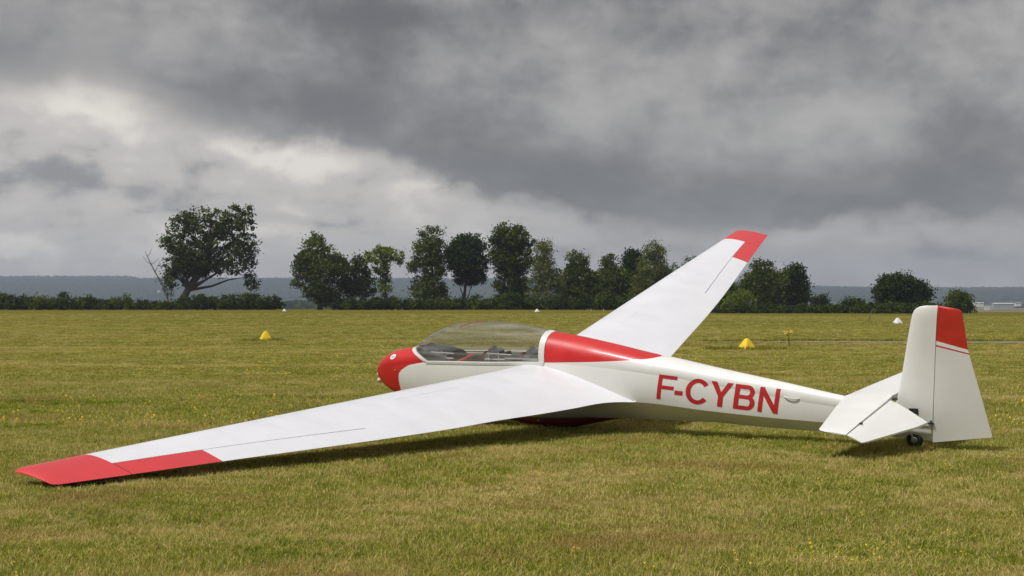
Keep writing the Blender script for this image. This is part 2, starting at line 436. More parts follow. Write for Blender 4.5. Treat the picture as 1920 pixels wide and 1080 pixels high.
sheet('hills', ys[isplit:], hill_mat(), 'far valley fields and long wooded hills under haze')

# bare vehicle track across the field on the right
def track():
    n = 120; x0, x1 = 8.5, 120.0; rows = []
    rng = random.Random(4)
    for i in range(n + 1):
        x = x0 + (x1 - x0) * (i / n) ** 1.6
        c = 66.2 - 0.045 * (x - 8) + 0.4 * math.sin(x * 0.12); hw = (1.35 + 0.3 * math.sin(x * .9) + rng.uniform(-.15, .15)) * min(1, (x - x0) / 5 + 0.05)
        rows.append([(x, c + hw * q, float(height(x, c + hw * q)) + 0.012) for q in (-1, -.5, 0, .5, 1)])
    m, nn, out = mat('worn track')
    g = nn.new('ShaderNodeNewGeometry').outputs['Position']
    c = nn.mix(nn.smooth(nn.noise(g, 1.6, 5, 0.7), 0.42, 0.62), (0.25, 0.215, 0.15, 1), (0.15, 0.145, 0.05, 1))
    b = nn.new('ShaderNodeBsdfDiffuse'); nn.put(b.inputs[0], c); nn.t.links.new(b.outputs[0], out.inputs[0])
    o = MB().grid(rows).build('track', m, None, 60); tag(o, 'thin bare vehicle track crossing the grass field', kind='structure')
track()

# ------------------------------------------------------------------ scattering helper (geometry nodes instances of real blades)
def scatter(name, pts, rot, scl, pick, sources, label, mats=None):
    me = bpy.data.meshes.new(name); me.vertices.add(len(pts)); me.vertices.foreach_set('co', np.asarray(pts, np.float32).ravel())
    for nm, typ, key, arr in (('rot', 'FLOAT_VECTOR', 'vector', rot), ('scl', 'FLOAT_VECTOR', 'vector', scl), ('pick', 'INT', 'value', pick)):
        at = me.attributes.new(nm, typ, 'POINT'); at.data.foreach_set(key, np.asarray(arr, np.int32 if typ == 'INT' else np.float32).ravel())
    me.update()
    c = bpy.data.collections.new(name + ' kinds')
    for s in sources: c.objects.link(s)
    ng = bpy.data.node_groups.new(name + ' scatter', 'GeometryNodeTree')
    ng.interface.new_socket('Geometry', in_out='INPUT', socket_type='NodeSocketGeometry'); ng.interface.new_socket('Geometry', in_out='OUTPUT', socket_type='NodeSocketGeometry')
    gi = ng.nodes.new('NodeGroupInput'); go = ng.nodes.new('NodeGroupOutput')
    ci = ng.nodes.new('GeometryNodeCollectionInfo'); ci.inputs['Collection'].default_value = c; ci.inputs['Separate Children'].default_value = True; ci.inputs['Reset Children'].default_value = True
    ip = ng.nodes.new('GeometryNodeInstanceOnPoints'); ip.inputs['Pick Instance'].default_value = True
    def attr(nm, typ):
        a = ng.nodes.new('GeometryNodeInputNamedAttribute'); a.data_type = typ; a.inputs['Name'].default_value = nm
        return a.outputs[0]
    L = ng.links.new
    L(gi.outputs[0], ip.inputs['Points']); L(ci.outputs[0], ip.inputs['Instance'])
    L(attr('rot', 'FLOAT_VECTOR'), ip.inputs['Rotation']); L(attr('scl', 'FLOAT_VECTOR'), ip.inputs['Scale']); L(attr('pick', 'INT'), ip.inputs['Instance Index'])
    L(ip.outputs[0], go.inputs[0])
    o = link(name, me); md = o.modifiers.new('scatter', 'NODES'); md.node_group = ng
    tag(o, label, kind='stuff'); return o
def tinted(name, verts, faces, tint, material):
    me = bpy.data.meshes.new(name)
    verts = np.asarray(verts, np.float32); nf = len(faces); k = faces.shape[1]
    me.vertices.add(len(verts)); me.vertices.foreach_set('co', verts.ravel())
    me.loops.add(nf * k); me.loops.foreach_set('vertex_index', faces.astype(np.int32).ravel())
    me.polygons.add(nf); me.polygons.foreach_set('loop_start', np.arange(0, nf * k, k, dtype=np.int32))
    at = me.attributes.new('tint', 'FLOAT', 'POINT'); at.data.foreach_set('value', np.asarray(tint, np.float32))
    me.update(calc_edges=True); me.materials.append(material); return me
def clump(name, seed, n, rad, h0, h1, wid, lean, material, tb=0.0):
    r = np.random.default_rng(seed); V = []; T = []
    a = r.uniform(0, 2 * np.pi, n); q = rad * np.sqrt(r.uniform(0, 1, n))
    for i in range(n):
        bx, by = q[i] * np.cos(a[i]), q[i] * np.sin(a[i]); h = r.uniform(h0, h1); th = r.uniform(0, 2 * np.pi); ln = abs(r.normal(0, lean)) * h
        dxx, dyy = np.cos(th), np.sin(th); px, py = -dyy * wid / 2, dxx * wid / 2; ph = r.uniform(-1, 1)
        px, py = px * math.cos(ph) - py * math.sin(ph), px * math.sin(ph) + py * math.cos(ph)
        V += [(bx - px, by - py, -.01), (bx + px, by + py, -.01), (bx + dxx * ln * .4 + px * .8, by + dyy * ln * .4 + py * .8, h * .6), (bx + dxx * ln * .4 - px * .8, by + dyy * ln * .4 - py * .8, h * .6),
              (bx + dxx * ln, by + dyy * ln, h)]
        T += [min(1, max(0, r.uniform(0, 1) + tb))] * 5
    Fq = np.array([[5 * i, 5 * i + 1, 5 * i + 2] for i in range(n)] + [[5 * i, 5 * i + 2, 5 * i + 3] for i in range(n)] + [[5 * i + 3, 5 * i + 2, 5 * i + 4] for i in range(n)])
    return bpy.data.objects.new(name, tinted(name, V, Fq, T, material))

rg = np.random.default_rng(11)
def band(y0, y1, dens):
    y0m, y1m = y0, y1; xm = 0.36 * y1 + 3
    n = int((y1 - y0) * 2 * xm * dens); x = rg.uniform(-xm, xm, n); y = rg.uniform(y0, y1, n)
    k = np.abs(x) < 0.36 * y + 3; return x[k], y[k]
P = []; S = []
for y0, y1, dn, sc_, in ((8.2, 13, 210, 0.85), (13, 20, 130, 1.0), (20, 34, 62, 1.25), (34, 60, 17, 1.7), (60, 110, 4.2, 2.3), (110, 200, 1.0, 3.2)):
    x, y = band(y0, y1, dn)
    k = ~((x > 9) & (np.abs(y - (66.2 - .045 * (x - 8))) < 1.3)); x, y = x[k], y[k]
    P.append(np.stack([x, y, height(x, y)], 1))
    patch = vnoise(x, y, 1.3, 21) * .6 + vnoise(x, y, .45, 22) * .4
    hh = sc_ * (0.45 + 0.65 * patch) * rg.uniform(.75, 1.25, len(x))
    if y0 >= 34: hh *= 0.45
    S.append(np.stack([np.full(len(x), sc_) * rg.uniform(.8, 1.2, len(x)), np.full(len(x), sc_) * rg.uniform(.8, 1.2, len(x)), hh], 1))
P = np.concatenate(P); S = np.concatenate(S)
R = np.stack([rg.normal(0, .06, len(P)), rg.normal(0, .06, len(P)), rg.uniform(0, 6.28, len(P))], 1)
kinds = [clump('turf tuft %d' % i, i, 34, 0.11, 0.018, h, 0.0050, ln * 1.15, BLADE, tb) for i, (h, ln, tb) in enumerate(((.05, .8, 0), (.06, .6, .1), (.045, 1.1, -.15), (.075, .7, .3), (.05, 1.0, .0), (.055, .8, -.3)))]
pk = np.clip((vnoise(P[:, 0], P[:, 1], 1.7, 33) * 6 + rg.uniform(-1.5, 1.5, len(P))).astype(int), 0, 5)
scatter('grass', P, R, S, pk, kinds, 'short mown grass covering the airfield')

# ------------------------------------------------------------------ the glider
ps_, ph_ = math.radians(34.01027), math.radians(10.447)
nv = Vector((-math.cos(ps_), math.sin(ps_), 0)); l0 = Vector((-math.sin(ps_), -math.cos(ps_), 0)); up0 = Vector((0, 0, 1))
lv = l0 * math.cos(ph_) - up0 * math.sin(ph_); uv = up0 * math.cos(ph_) + l0 * math.sin(ph_)
G = bpy.data.objects.new('glider', None); col.objects.link(G)
Mx = Matrix((( nv.x, lv.x, uv.x, 4.9003), (nv.y, lv.y, uv.y, 17.5857), (nv.z, lv.z, uv.z, 0.0), (0, 0, 0, 1)))
G.matrix_world = Mx
tag(G, 'white and red glider F-CYBN parked with one wing tip resting on the grass', 'glider')

zt = pchip([(8.285, .755), (8.257, .80), (8.128, .941), (7.896, 1.058), (7.569, 1.119), (7.45, 1.135), (7.3, 1.15), (7.1, 1.16), (6.9, 1.2), (5.13, 1.392), (5.042, 1.38), (4.666, 1.325), (4.114, 1.221),
            (3.374, 1.073), (3.242, 1.054), (2.633, .94), (1.783, .79), (.905, .626), (.2, .50), (-.225, .43)])
zk = pchip([(8.285, .735), (8.25, .665), (8.179, .594), (8.044, .5), (7.889, .432), (7.5, .31), (7, .21), (6.5, .155), (6, .125), (5.5, .115), (5, .12), (4.584, .14), (4.293, .163), (3.954, .19), (2.779, .196), (1.833, .16), (1.234, .146), (.098, .122), (-.225, .10)])
wc = pchip([(8.285, .012), (8.25, .06), (8.18, .11), (8.0, .19), (7.7, .27), (7.3, .32), (6.8, .345), (6, .355), (5.2, .35), (4.5, .33), (3.67, .30), (2.64, .24), (1.75, .17), (1.1, .12), (.1, .055), (-.225, .035)])
zc = pchip([(8.285, .74), (8.25, .70), (8.18, .66), (8.0, .585), (7.7, .52), (7.3, .46), (6.8, .42), (6, .40), (5.2, .42), (4.5, .46), (3.67, .50), (2.64, .412), (1.75, .338), (1.1, .298), (.1, .22), (-.225, .2)])
ws = pchip([(8.285, .012), (8.25, .062), (8.18, .115), (8.0, .195), (7.7, .26), (7.4, .29), (7.1, .305), (6, .315), (5.13, .315), (4.4, .30), (3.7, .265), (3, .222), (2.6, .195), (1.8, .145), (.9, .09), (.1, .045), (-.225, .03)])
zs = pchip([(8.285, .747), (8.25, .775), (8.18, .81), (8.0, .865), (7.7, .908), (7.4, .942), (7.1, .972), (6, .985), (5.13, 1.005), (4.4, .98), (3.7, .91), (3, .82), (2.6, .755), (1.8, .62), (.9, .49), (.1, .41), (-.225, .37)])
rnd = pchip([(8.285, 1), (7.3, 1), (6.0, .75), (4.6, .45), (3.67, .12), (2.6, 0), (-.225, 0)])
bul = pchip([(8.285, .002), (8.0, .010), (7.4, .024), (6.5, .030), (5, .03), (3.6, .02), (2.6, .012), (1, .006), (-.225, .003)])
def surf(x, v):
    if v <= 1:
        r = rnd(x); a = v * math.pi / 2
        y = wc(x) * (r * math.sin(a) + (1 - r) * v); z = zk(x) + (zc(x) - zk(x)) * (r * (1 - math.cos(a)) + (1 - r) * v)
    elif v <= 2:
        t = v - 1; y = wc(x) + (ws(x) - wc(x)) * t + bul(x) * 4 * t * (1 - t); z = zc(x) + (zs(x) - zc(x)) * t
    else:
        t = (v - 2) * math.pi / 2; e = 2 / 2.15
        y = ws(x) * max(0, math.cos(t)) ** e; z = zs(x) + (zt(x) - zs(x)) * math.sin(t) ** e
    return (x, y, z)
def zv(x, z):           # v on the side where the height is z
    a, b = 0.0, 3.0
    for _ in range(40):
        c = (a + b) / 2
        if surf(x, c)[2] < z: a = c
        else: b = c
    return (a + b) / 2
def both(mb, rows):
    mb.grid(rows); mb.grid([[(p[0], -p[1], p[2]) for p in r] for r in rows]); return mb
VL = [i / 8 for i in range(9)] + [1 + i / 10 for i in range(1, 11)]
xb = pchip([(0, 7.80), (.5, 7.71), (1, 7.66), (1.4, 7.67), (1.65, 7.66), (1.8, 7.60), (1.9, 7.51), (1.96, 7.42), (2.0, 7.11)])
def cosp(n): return [(1 - math.cos(math.pi * i / n)) / 2 for i in range(n + 1)]
fus = MB()
XS = np.linspace(-.225, 0.0, 3).tolist() + np.linspace(0.15, 7.0, 64).tolist()
VF = VL[:-1] + [1.93, 1.96, 1.98, 2.0]
rows = [[surf(x, v) for v in VF] for x in XS] + [[surf(7.0 + (xb(v) - 7.0) * k / 6, v) for v in VF] for k in range(1, 7)]
both(fus, rows)
VT = [2 + i / 12 for i in range(13)]
zp = pchip([(5.04, 1.013), (4.36, 1.032), (3.8, 1.052), (3.5, 1.064), (3.374, 1.0731)])
rows = [[surf(x, v) for v in VT] for x in np.linspace(-.225, 3.374, 40)]
both(fus, rows)
rows = []
for x in np.linspace(3.374, 5.04, 26):
    vb = max(2.0, min(3.0, zv(x, zp(x)))) if x > 3.3741 else 3.0
    rows.append([surf(x, 2 + (vb - 2) * i / 8) for i in range(9)])
both(fus, rows)
tail_loop = [surf(-.225, v) for v in VF + VT[1:]]
tail_loop = tail_loop + [(p[0], -p[1], p[2]) for p in tail_loop[::-1]]
fus.add(tail_loop, [tuple(range(len(tail_loop)))])
FUS = fus.build('fuselage', CREAM, G, 24)
deck = MB(); rows = []
for x in np.linspace(3.376, 5.04, 30):
    vb = max(2.0, min(2.9999, zv(x, zp(x))))
    rows.append([surf(x, vb + (3 - vb) * i / 14) for i in range(15)])
both(deck, rows)
DECK = deck.build('turtle_deck', RED, FUS, 40); DECK['label'] = 'red tapering deck behind the canopy'
nose = MB()
xe = lambda x0, k, n: x0 + (8.2845 - x0) * math.sin(math.pi / 2 * k / n)
xj = lambda v: 7.1 + 0.36 * math.sin((v - 2) * math.pi / 2) ** 1.15
both(nose, [[surf(xe(xb(v) if v < 2 else xj(v), k, 28), v) for v in VF + VT[1:]] for k in range(29)])
NOSE = nose.build('nose_cap', RED, FUS, 50); NOSE['label'] = 'glossy red nose'

# canopy
zcn = pchip([(7.462, 1.134), (7.40, 1.185), (7.233, 1.289), (6.97, 1.408), (6.658, 1.495), (6.235, 1.525), (5.812, 1.501), (5.438, 1.456), (5.13, 1.398), (5.042, 1.38)])
vj = pchip([(xj(2 + i / 20), 2 + i / 20) for i in range(21)])
def cbase(x): return surf(x, 2.0) if x <= 7.1 else surf(x, vj(x))
def can(x, t, off=0.0):
    b = cbase(x); e = 2 / 2.25; a = t * math.pi / 2; H = max(zcn(x) - b[2], 0.001)
    return (x, (b[1] + off) * math.cos(a) ** e if t < 1 else 0.0, b[2] + (H + off) * math.sin(a) ** e)
cx = np.linspace(5.13, 7.0, 40).tolist() + [7.0 + .4595 * math.sin(math.pi / 2 * k / 18) for k in range(1, 19)]
cg = MB(); both(cg, [[can(x, i / 16) for i in range(17)] for x in cx])
CAN = cg.build('canopy', GLASS, G, 60); CAN['label'] = 'long clear bubble canopy'
fr = MB()
def strip(rows): both(fr, rows)
# rear arch, sill rails, front arch
strip([[tuple(c) for c in (can(x, i / 20, .006) if x >= 5.13 else surf(x, 2 + i / 20)) ] if False else [can(x, i / 20, .005) for i in range(21)] for x in (5.038, 5.07, 5.10, 5.13)])
def rail(x):
    b = cbase(x); return [(x, b[1] + .012, b[2] - .035), (x, b[1] + .016, b[2] - .008), (x, b[1] + .010, b[2] + .014), (x, b[1] - .004, b[2] + .018), (x, b[1] - .03, b[2] - .01)]
strip([rail(x) for x in np.linspace(5.05, 7.1, 40)])
fa = []
for i in range(21):
    v = 2 + i / 20 * 0.999; x = xj(v); p = Vector(surf(x, v)); q = Vector(surf(x + .055, min(v + .0, 3))); s = Vector(can(max(x - .035, 5.2), min(1, .06 + .94 * i / 20)))
    fa.append([tuple(q + Vector((0, .004, .004))), tuple(p + Vector((0, .008, .010))), tuple(p + Vector((-.022, .0, .016)))])
strip(fa)
fr.build('canopy_frame', paint('frame paint', (0.70, 0.69, 0.65), 0.4, 0.2, 0.04), CAN, 50)
MB().tube([can(6.55 - .36 * k / 8, 0.72 + .28 * min(1, k / 6), .006) for k in range(9)], .0035, 5).build('yaw_string', BELT, CAN, 60)
# cockpit
tub = MB(); rows = []
for x in np.linspace(5.12, 7.34, 24):
    rows.append([(x, surf(x, v)[1] - .02 if v > .1 else 0.0, surf(x, v)[2] + .012) for v in (0, .4, .8, 1.2, 1.6, 1.95)])
both(tub, rows)
bl = [(5.12, p[1], p[2]) for p in rows[0]]; tub.add(bl + [(q[0], -q[1], q[2]) for q in bl[::-1]], [tuple(range(12))])
tub.build('cockpit_tub', COWL, G, 50)
cw = MB(); rows = []
for k in range(13):
    x = 6.78 + .62 * k / 12
    zz = 1.06 + .10 * math.sin(math.pi * min(1, (x - 6.70) / .75)) if x < 7.2 else max(1.06, zcn(x) - .09 - .05 * (x - 7.2))
    hw = min(cbase(x)[1] * .93, .285)
    rows.append([(x, hw * math.cos(a), .93 + (zz - .93) * math.sin(a) ** .8) for a in [math.pi * i / 12 for i in range(13)]])
cw.loft(rows); cw.build('instrument_cowl', COWL, G, 50)
def seat(x, red=False):
    s = MB()
    prof = [(x + .42, .46), (x + .1, .42), (x - .02, .55), (x - .14, .85), (x - .19, 1.03), (x - .23, 1.10)]
    loops = []
    for i, (px_, pz_) in enumerate(prof):
        hw = .22 - (.06 if i == 5 else 0) - (.02 if i == 4 else 0); th = .05 if i < 4 else .04
        nx_, nz_ = (0, 1) if i < 2 else (.8, .5)
        loops.append([(px_ + nx_ * th, -hw, pz_ + nz_ * th), (px_ + nx_ * th, hw, pz_ + nz_ * th), (px_ - nx_ * th, hw * 1.02, pz_ - nz_ * th), (px_ - nx_ * th, -hw * 1.02, pz_ - nz_ * th)])
    s.loft(loops); o = s.build('seat', SEAT, G, 35)
    MB().tube([(x - .2 + .03, .10 * q, 1.06 + .085 * math.sqrt(max(0, 1 - q * q))) for q in np.linspace(-1, 1, 11)], .028, 7).build('headrest', SEAT, o, 50)
    for sg in (-1, 1):
        pts = [(x - .16, .09 * sg, 1.10), (x - .06, .10 * sg, 1.03), (x + .02, .11 * sg, .88), (x + .12, .12 * sg, .62)]
        b = MB(); b.grid([[(p[0] - .01, p[1] - .034, p[2] + .0), (p[0] + .03, p[1] + .034, p[2] + .02)] for p in pts]); b.build('harness_strap', BELT, o, 60)
    return o
seat(6.28); seat(5.62)
pb = MB(); pb.box((5.98, 0, .98), (.02, .24, .07)); pb.build('rear_instrument_panel', DARK, G, 0)
for cx_ in (6.86, 5.86):           # pale rod frames of the vent and canopy catches seen through the perspex
    r = MB(); yy = .20
    r.tube([(cx_ - .20, yy, 1.085), (cx_ + .22, yy, 1.100)], .0085, 6); r.tube([(cx_ - .20, yy + .03, 1.02), (cx_ + .24, yy + .03, 1.02)], .013, 6)
    r.tube([(cx_ + .02, yy, .97), (cx_ + .02, yy, 1.12)], .007, 6); r.tube([(cx_ + .19, yy, .97), (cx_ + .19, yy, 1.10)], .006, 6)
    r.build('catch_rod', ROD, G, 50)
MB().tube([(6.62, .20, .96), (6.50, .19, 1.0), (6.40, .18, 1.045), (6.34, .16, 1.07)], .024, 7).build('harness_strap', BELT, G, 50)
MB().tube([(5.15, -.285, 1.02), (6.2, -.285, 1.03), (7.0, -.27, 1.02)], .016, 6).build('side_rail', ROD, G, 50)
MB().tube([(5.2, .22, 1.03), (5.75, .23, 1.035)], .018, 6).build('control_rod', METAL, G, 50)

# belly fairing with wheel
bf = MB(); rows = []
bz = pchip([(6.3, .135), (5.95, .10), (5.715, .06), (5.42, .02), (5.028, .01), (4.584, .085), (4.293, .145), (4.1, .18)])
bw = pchip([(6.3, .01), (6.0, .10), (5.5, .16), (5, .17), (4.6, .13), (4.3, .06), (4.1, .01)])
for x in np.linspace(4.1, 6.3, 30):
    top = zk(x) + .07; rows.append([(x, bw(x) * math.sin(a) * 1.0, top - (top - bz(x)) * math.cos(a) ** .8) for a in [math.pi / 2 * i / 10 for i in range(11)]])
both(bf, rows); BF = bf.build('belly_fairing', paint('shaded belly red', (0.11, 0.006, 0.009), 0.5, 0.1, 0.15), G, 50)  # fairing red darkened in the colour for the shade under the wing
ps1 = MB(); ps1.grid([[(r[6][0], r[6][1] + .004, r[6][2] + .008), (r[6][0], r[6][1] + .006, r[6][2] + .022)] for r in rows[3:-3]]); ps1.build('pinstripe', STRIPE, BF, 60)
def wheel(name, c, R, wdt, parent, rim):
    loops = []
    for k in range(24):
        a = 2 * math.pi * k / 24; ring = []
        for q in range(8):
            b = 2 * math.pi * q / 8; rr = R - wdt * .5 + wdt * .5 * math.cos(b); ring.append((c[0] + rr * math.cos(a), c[1] + wdt * .5 * math.sin(b), c[2] + rr * math.sin(a)))
        loops.append(ring)
    m = MB(); m.grid(loops + [loops[0]], True); o = m.build(name, BLACK, parent, 50)
    h = MB(); lp = []
    for yy, rr in ((-.45, .02), (-.45, .34), (-.3, .46), (.3, .46), (.45, .34), (.45, .02)):
        lp.append([(c[0] + rr * R * math.cos(2 * math.pi * k / 16), c[1] + yy * wdt, c[2] + rr * R * math.sin(2 * math.pi * k / 16)) for k in range(16)])
    h.loft(lp); h.build('rim', rim, o, 40); return o
wheel('main_wheel', (4.98, 0, .17), .185, .13, G, METAL)
TWm = wheel('tail_wheel', (0, 0, .105), .105, .075, G, METAL)
for sg in (-1, 1): MB().tube([(0, .05 * sg, .105), (.02, .05 * sg, .20)], .011, 6).build('fork_arm', METAL, TWm, 50)

# wings
LEx = lambda y: 5.582 + .0655 * (y - 1.75) + .052 - .0032 * y
LEz = lambda y: 1.063 + .0965 * (y - 1.75) - .052 + .0034 * y
TEx = pchip([(0, 3.52), (.3, 3.67), (.45, 3.775), (.6, 3.85), (.8, 3.94), (1.08, 4.035), (1.74, 4.153), (2.59, 4.285), (3.39, 4.425), (4.41, 4.607), (6.486, 5.043), (7.495, 5.254), (8.6, 5.482)])
TEz = pchip([(0, .48), (.3, .502), (.45, .535), (.6, .565), (.8, .592), (1.08, .612), (1.74, .689), (2.59, .805), (3.39, .898), (4.41, 1.036), (6.486, 1.326), (7.495, 1.463), (8.6, 1.618)])
thk = pchip([(0, .155), (1.0, .15), (4.4, .14), (7.5, .12), (8.6, .10)])
def naca(c, t): return 5 * t * (.2969 * math.sqrt(c) - .1260 * c - .3516 * c * c + .2843 * c ** 3 - .1036 * c ** 4)
def wp(y, c, up, sg, lx=None, tx=None, ts=1.0):
    x0, z0 = LEx(y), LEz(y); x1, z1 = TEx(y), TEz(y)
    if lx is None: lx, tx = 0.0, 1.0
    cc = lx + (tx - lx) * c                       # fraction of the full chord
    ch = math.hypot(x0 - x1, z0 - z1); t = thk(y) * ts; loc = (tx - lx)
    cam_ = .030 * 4 * c * (1 - c) * (1.25 - .5 * c) * loc
    h = ch * (cam_ + (naca(c, t) * loc if up else -naca(c, t) * loc * .82)); h += (.0012 if up else -.0012)
    ax, az_ = (x1 - x0) / ch, (z1 - z0) / ch
    return (x0 + ax * cc * ch - az_ * h * -1 * -1 * (-1 if False else 1) * 0 + (az_ * -h if False else -az_ * h) , sg * y, z0 + az_ * cc * ch + -ax * h)
def cs(n, a=0.0, b=1.0): return [a + (b - a) * ((i / n) ** 1.8 if a == 0 else i / n) for i in range(n + 1)]
HG = lambda y: .785 + (.64 - .785) * (y - 4.405) / (7.495 - 4.405)
def seg(mb, y0, y1, ny, ca, cb, sg, n=20, ycosts=None):
    loops = []
    for k in range(ny + 1):
        y = y0 + (y1 - y0) * k / ny
        a, b = ca(y), cb(y); C = cs(n, a, b)
        loops.append([wp(y, c, True, sg) for c in C[::-1]] + [wp(y, c, False, sg) for c in (C[1:] if a == 0 else C)])
    mb.loft(loops); return mb
def make_wing(sg):
    panel = MB()
    seg(panel, .18, 1.3, 14, lambda y: 0.0, lambda y: 1.0, sg, 26); 
    seg(panel, 1.3, 4.405, 22, lambda y: 0.0, lambda y: 1.0, sg, 26)
    wpan = MB()
    seg(wpan, 4.405, 7.4945, 22, lambda y: 0.0, lambda y: HG(y), sg, 26)
    panel.add(wpan.v, wpan.f)
    Wg = panel.build('wing', WHITE, G, 35)
    al = seg(MB(), 4.4056, 6.485, 16, lambda y: HG(y) + .0085, lambda y: 1.0, sg, 8).build('aileron', WHITE, Wg, 35)
    ar = seg(MB(), 6.4865, 7.487, 8, lambda y: HG(y) + .0085, lambda y: 1.0, sg, 8).build('aileron_end', REDW, Wg, 35); ar['label'] = 'red outer end of the aileron'
    tip = MB(); loops = []
    for k in range(25):
        u = k / 24; y = 7.4965 + (8.288 - 7.4965) * math.sin(u * math.pi / 2)
        lx = .13 * (1 - math.sqrt(max(0, 1 - (max(0, y - 8.19) / .0985) ** 2)))
        tx = 1.0 - .09 * (1 - math.sqrt(max(0, 1 - (max(0, y - 8.22) / .0685) ** 2)))
        C = cs(20); ts = max(.12, math.sqrt(max(0, 1 - (max(0, y - 8.10) / .19) ** 2)))
        loops.append([wp(y, c, True, sg, lx, tx, ts) for c in C[::-1]] + [wp(y, c, False, sg, lx, tx, ts) for c in C[1:]])
    tip.loft(loops); tp = tip.build('wing_tip', REDW, Wg, 40); tp['label'] = 'red wing tip'
    ab = MB(); rows = []
    for k in range(13):
        y = 2.15 + 1.15 * k / 12
        rows.append([tuple(Vector(wp(y, c, True, sg)) + Vector((.0003, 0, .0012))) for c in (.300, .306, .355, .361)])
    ab.grid(rows); ab.build('airbrake', WHITE, Wg, 40)
    Wg['label'] = ('white wing with red tip lying down on the grass' if sg > 0 else 'white wing with red tip raised into the air'); return Wg
make_wing(1); make_wing(-1)

# fin, rudder, tailplane
def lens(p0, p1, th, n=10, blunt=0.25):
    """thin symmetric section from leading point p0 to trailing p1 in the plane of symmetry"""
    P0, P1 = Vector((p0[0], 0, p0[1])), Vector((p1[0], 0, p1[1])); up = []
    for i in range(n + 1):
        c = (i / n) ** 1.6; h = th * (math.sqrt(c) * (1 - blunt * c) / 0.75 if False else (2.6 * math.sqrt(c) * (1 - c) * .5 + .0 * c) + .5 * c * 0)
        up.append((P0.lerp(P1, c), h))
    return up
FINT = lambda z: .060 - .026 * (z - .3) / 1.4
fin = MB(); loops = []
fle = pchip([(.30, .30), (.50, .225), (.692, .16), (1.2, .040), (1.60, -.055), (1.66, -.073), (1.70, -.095), (1.73, -.125), (1.75, -.17), (1.7605, -.235)])
fte = pchip([(.10, -.226), (1.296, -.336), (1.757, -.386)])
for z in [.30, .38, .46, .55, .65, .8, 1.0, 1.2, 1.4, 1.55, 1.62, 1.66, 1.70, 1.73, 1.75, 1.7605]:
    a, b = fle(z), fte(z); th = FINT(z) * (1 if z < 1.6 else max(.25, math.sqrt(max(0, 1 - ((z - 1.6) / .166) ** 2)))); C = [(i / 12) ** 1.7 for i in range(13)]
    pr = [(a + (b - a) * c, th * (math.sin(math.pi / 2 * min(1, c / .55)) ** .62 if c < .55 else 1 - .18 * (c - .55) / .45)) for c in C]
    loops.append([(x, h, z) for x, h in pr[::-1]] + [(x, -h, z) for x, h in pr[1:]])
fin.loft(loops); FIN = fin.build('fin', CREAM, G, 40)
# rudder: slanted rungs from hinge to trailing edge
hinge = lambda z: fte(z) - .012
rung = [((hinge(.10), .098), (-.936, .183)), ((hinge(.6), .62), (-.845, .61)), ((hinge(1.0), 1.02), (-.775, .93)), ((hinge(1.25), 1.262), (-.7225, 1.162)),
        ((hinge(1.28), 1.272), (-.7205, 1.172)), ((hinge(1.29), 1.293), (-.717, 1.190)), ((hinge(1.33), 1.340), (-.708, 1.232)), ((hinge(1.55), 1.56), (-.685, 1.49)), ((hinge(1.72), 1.727), (-.667, 1.66)), ((hinge(1.745), 1.748), (-.655, 1.700)), ((hinge(1.757), 1.757), (-.625, 1.716))]
def rud_loop(r, thin=1.0):
    (xa, za), (xb_, zb_) = r; th = FINT(za) * .82 * thin; out = []
    for i in range(9):
        c = i / 8; out.append((xa + (xb_ - xa) * c, th * (1 - c) + .004, za + (zb_ - za) * c))
    return out + [(p[0], -p[1], p[2]) for p in out[::-1]]
def rud(i0, i1, name, m, parent):
    b = MB(); b.loft([rud_loop(rung[i], .5 if i == len(rung) - 1 else 1) for i in range(i0, i1 + 1)]); return b.build(name, m, parent, 35)
RUD = rud(0, 3, 'rudder', CREAM, G)
s1 = rud(3, 4, 'stripe', STRIPE, RUD); s2 = rud(4, 5, 'stripe', RUDR, RUD); s2['label'] = 'thin red stripe across the rudder'
rud(5, 6, 'stripe', STRIPE, RUD); rp = rud(6, 10, 'rudder_top', RUDR, RUD); rp['label'] = 'red top panel of the rudder'
hb = MB(); hb.box((-.232, 0, .335), (.035, .075, .008)); hb.box((-.23, .04, .345), (.012, .012, .02)); hb.build('hinge_bracket', DARK, RUD, 0)

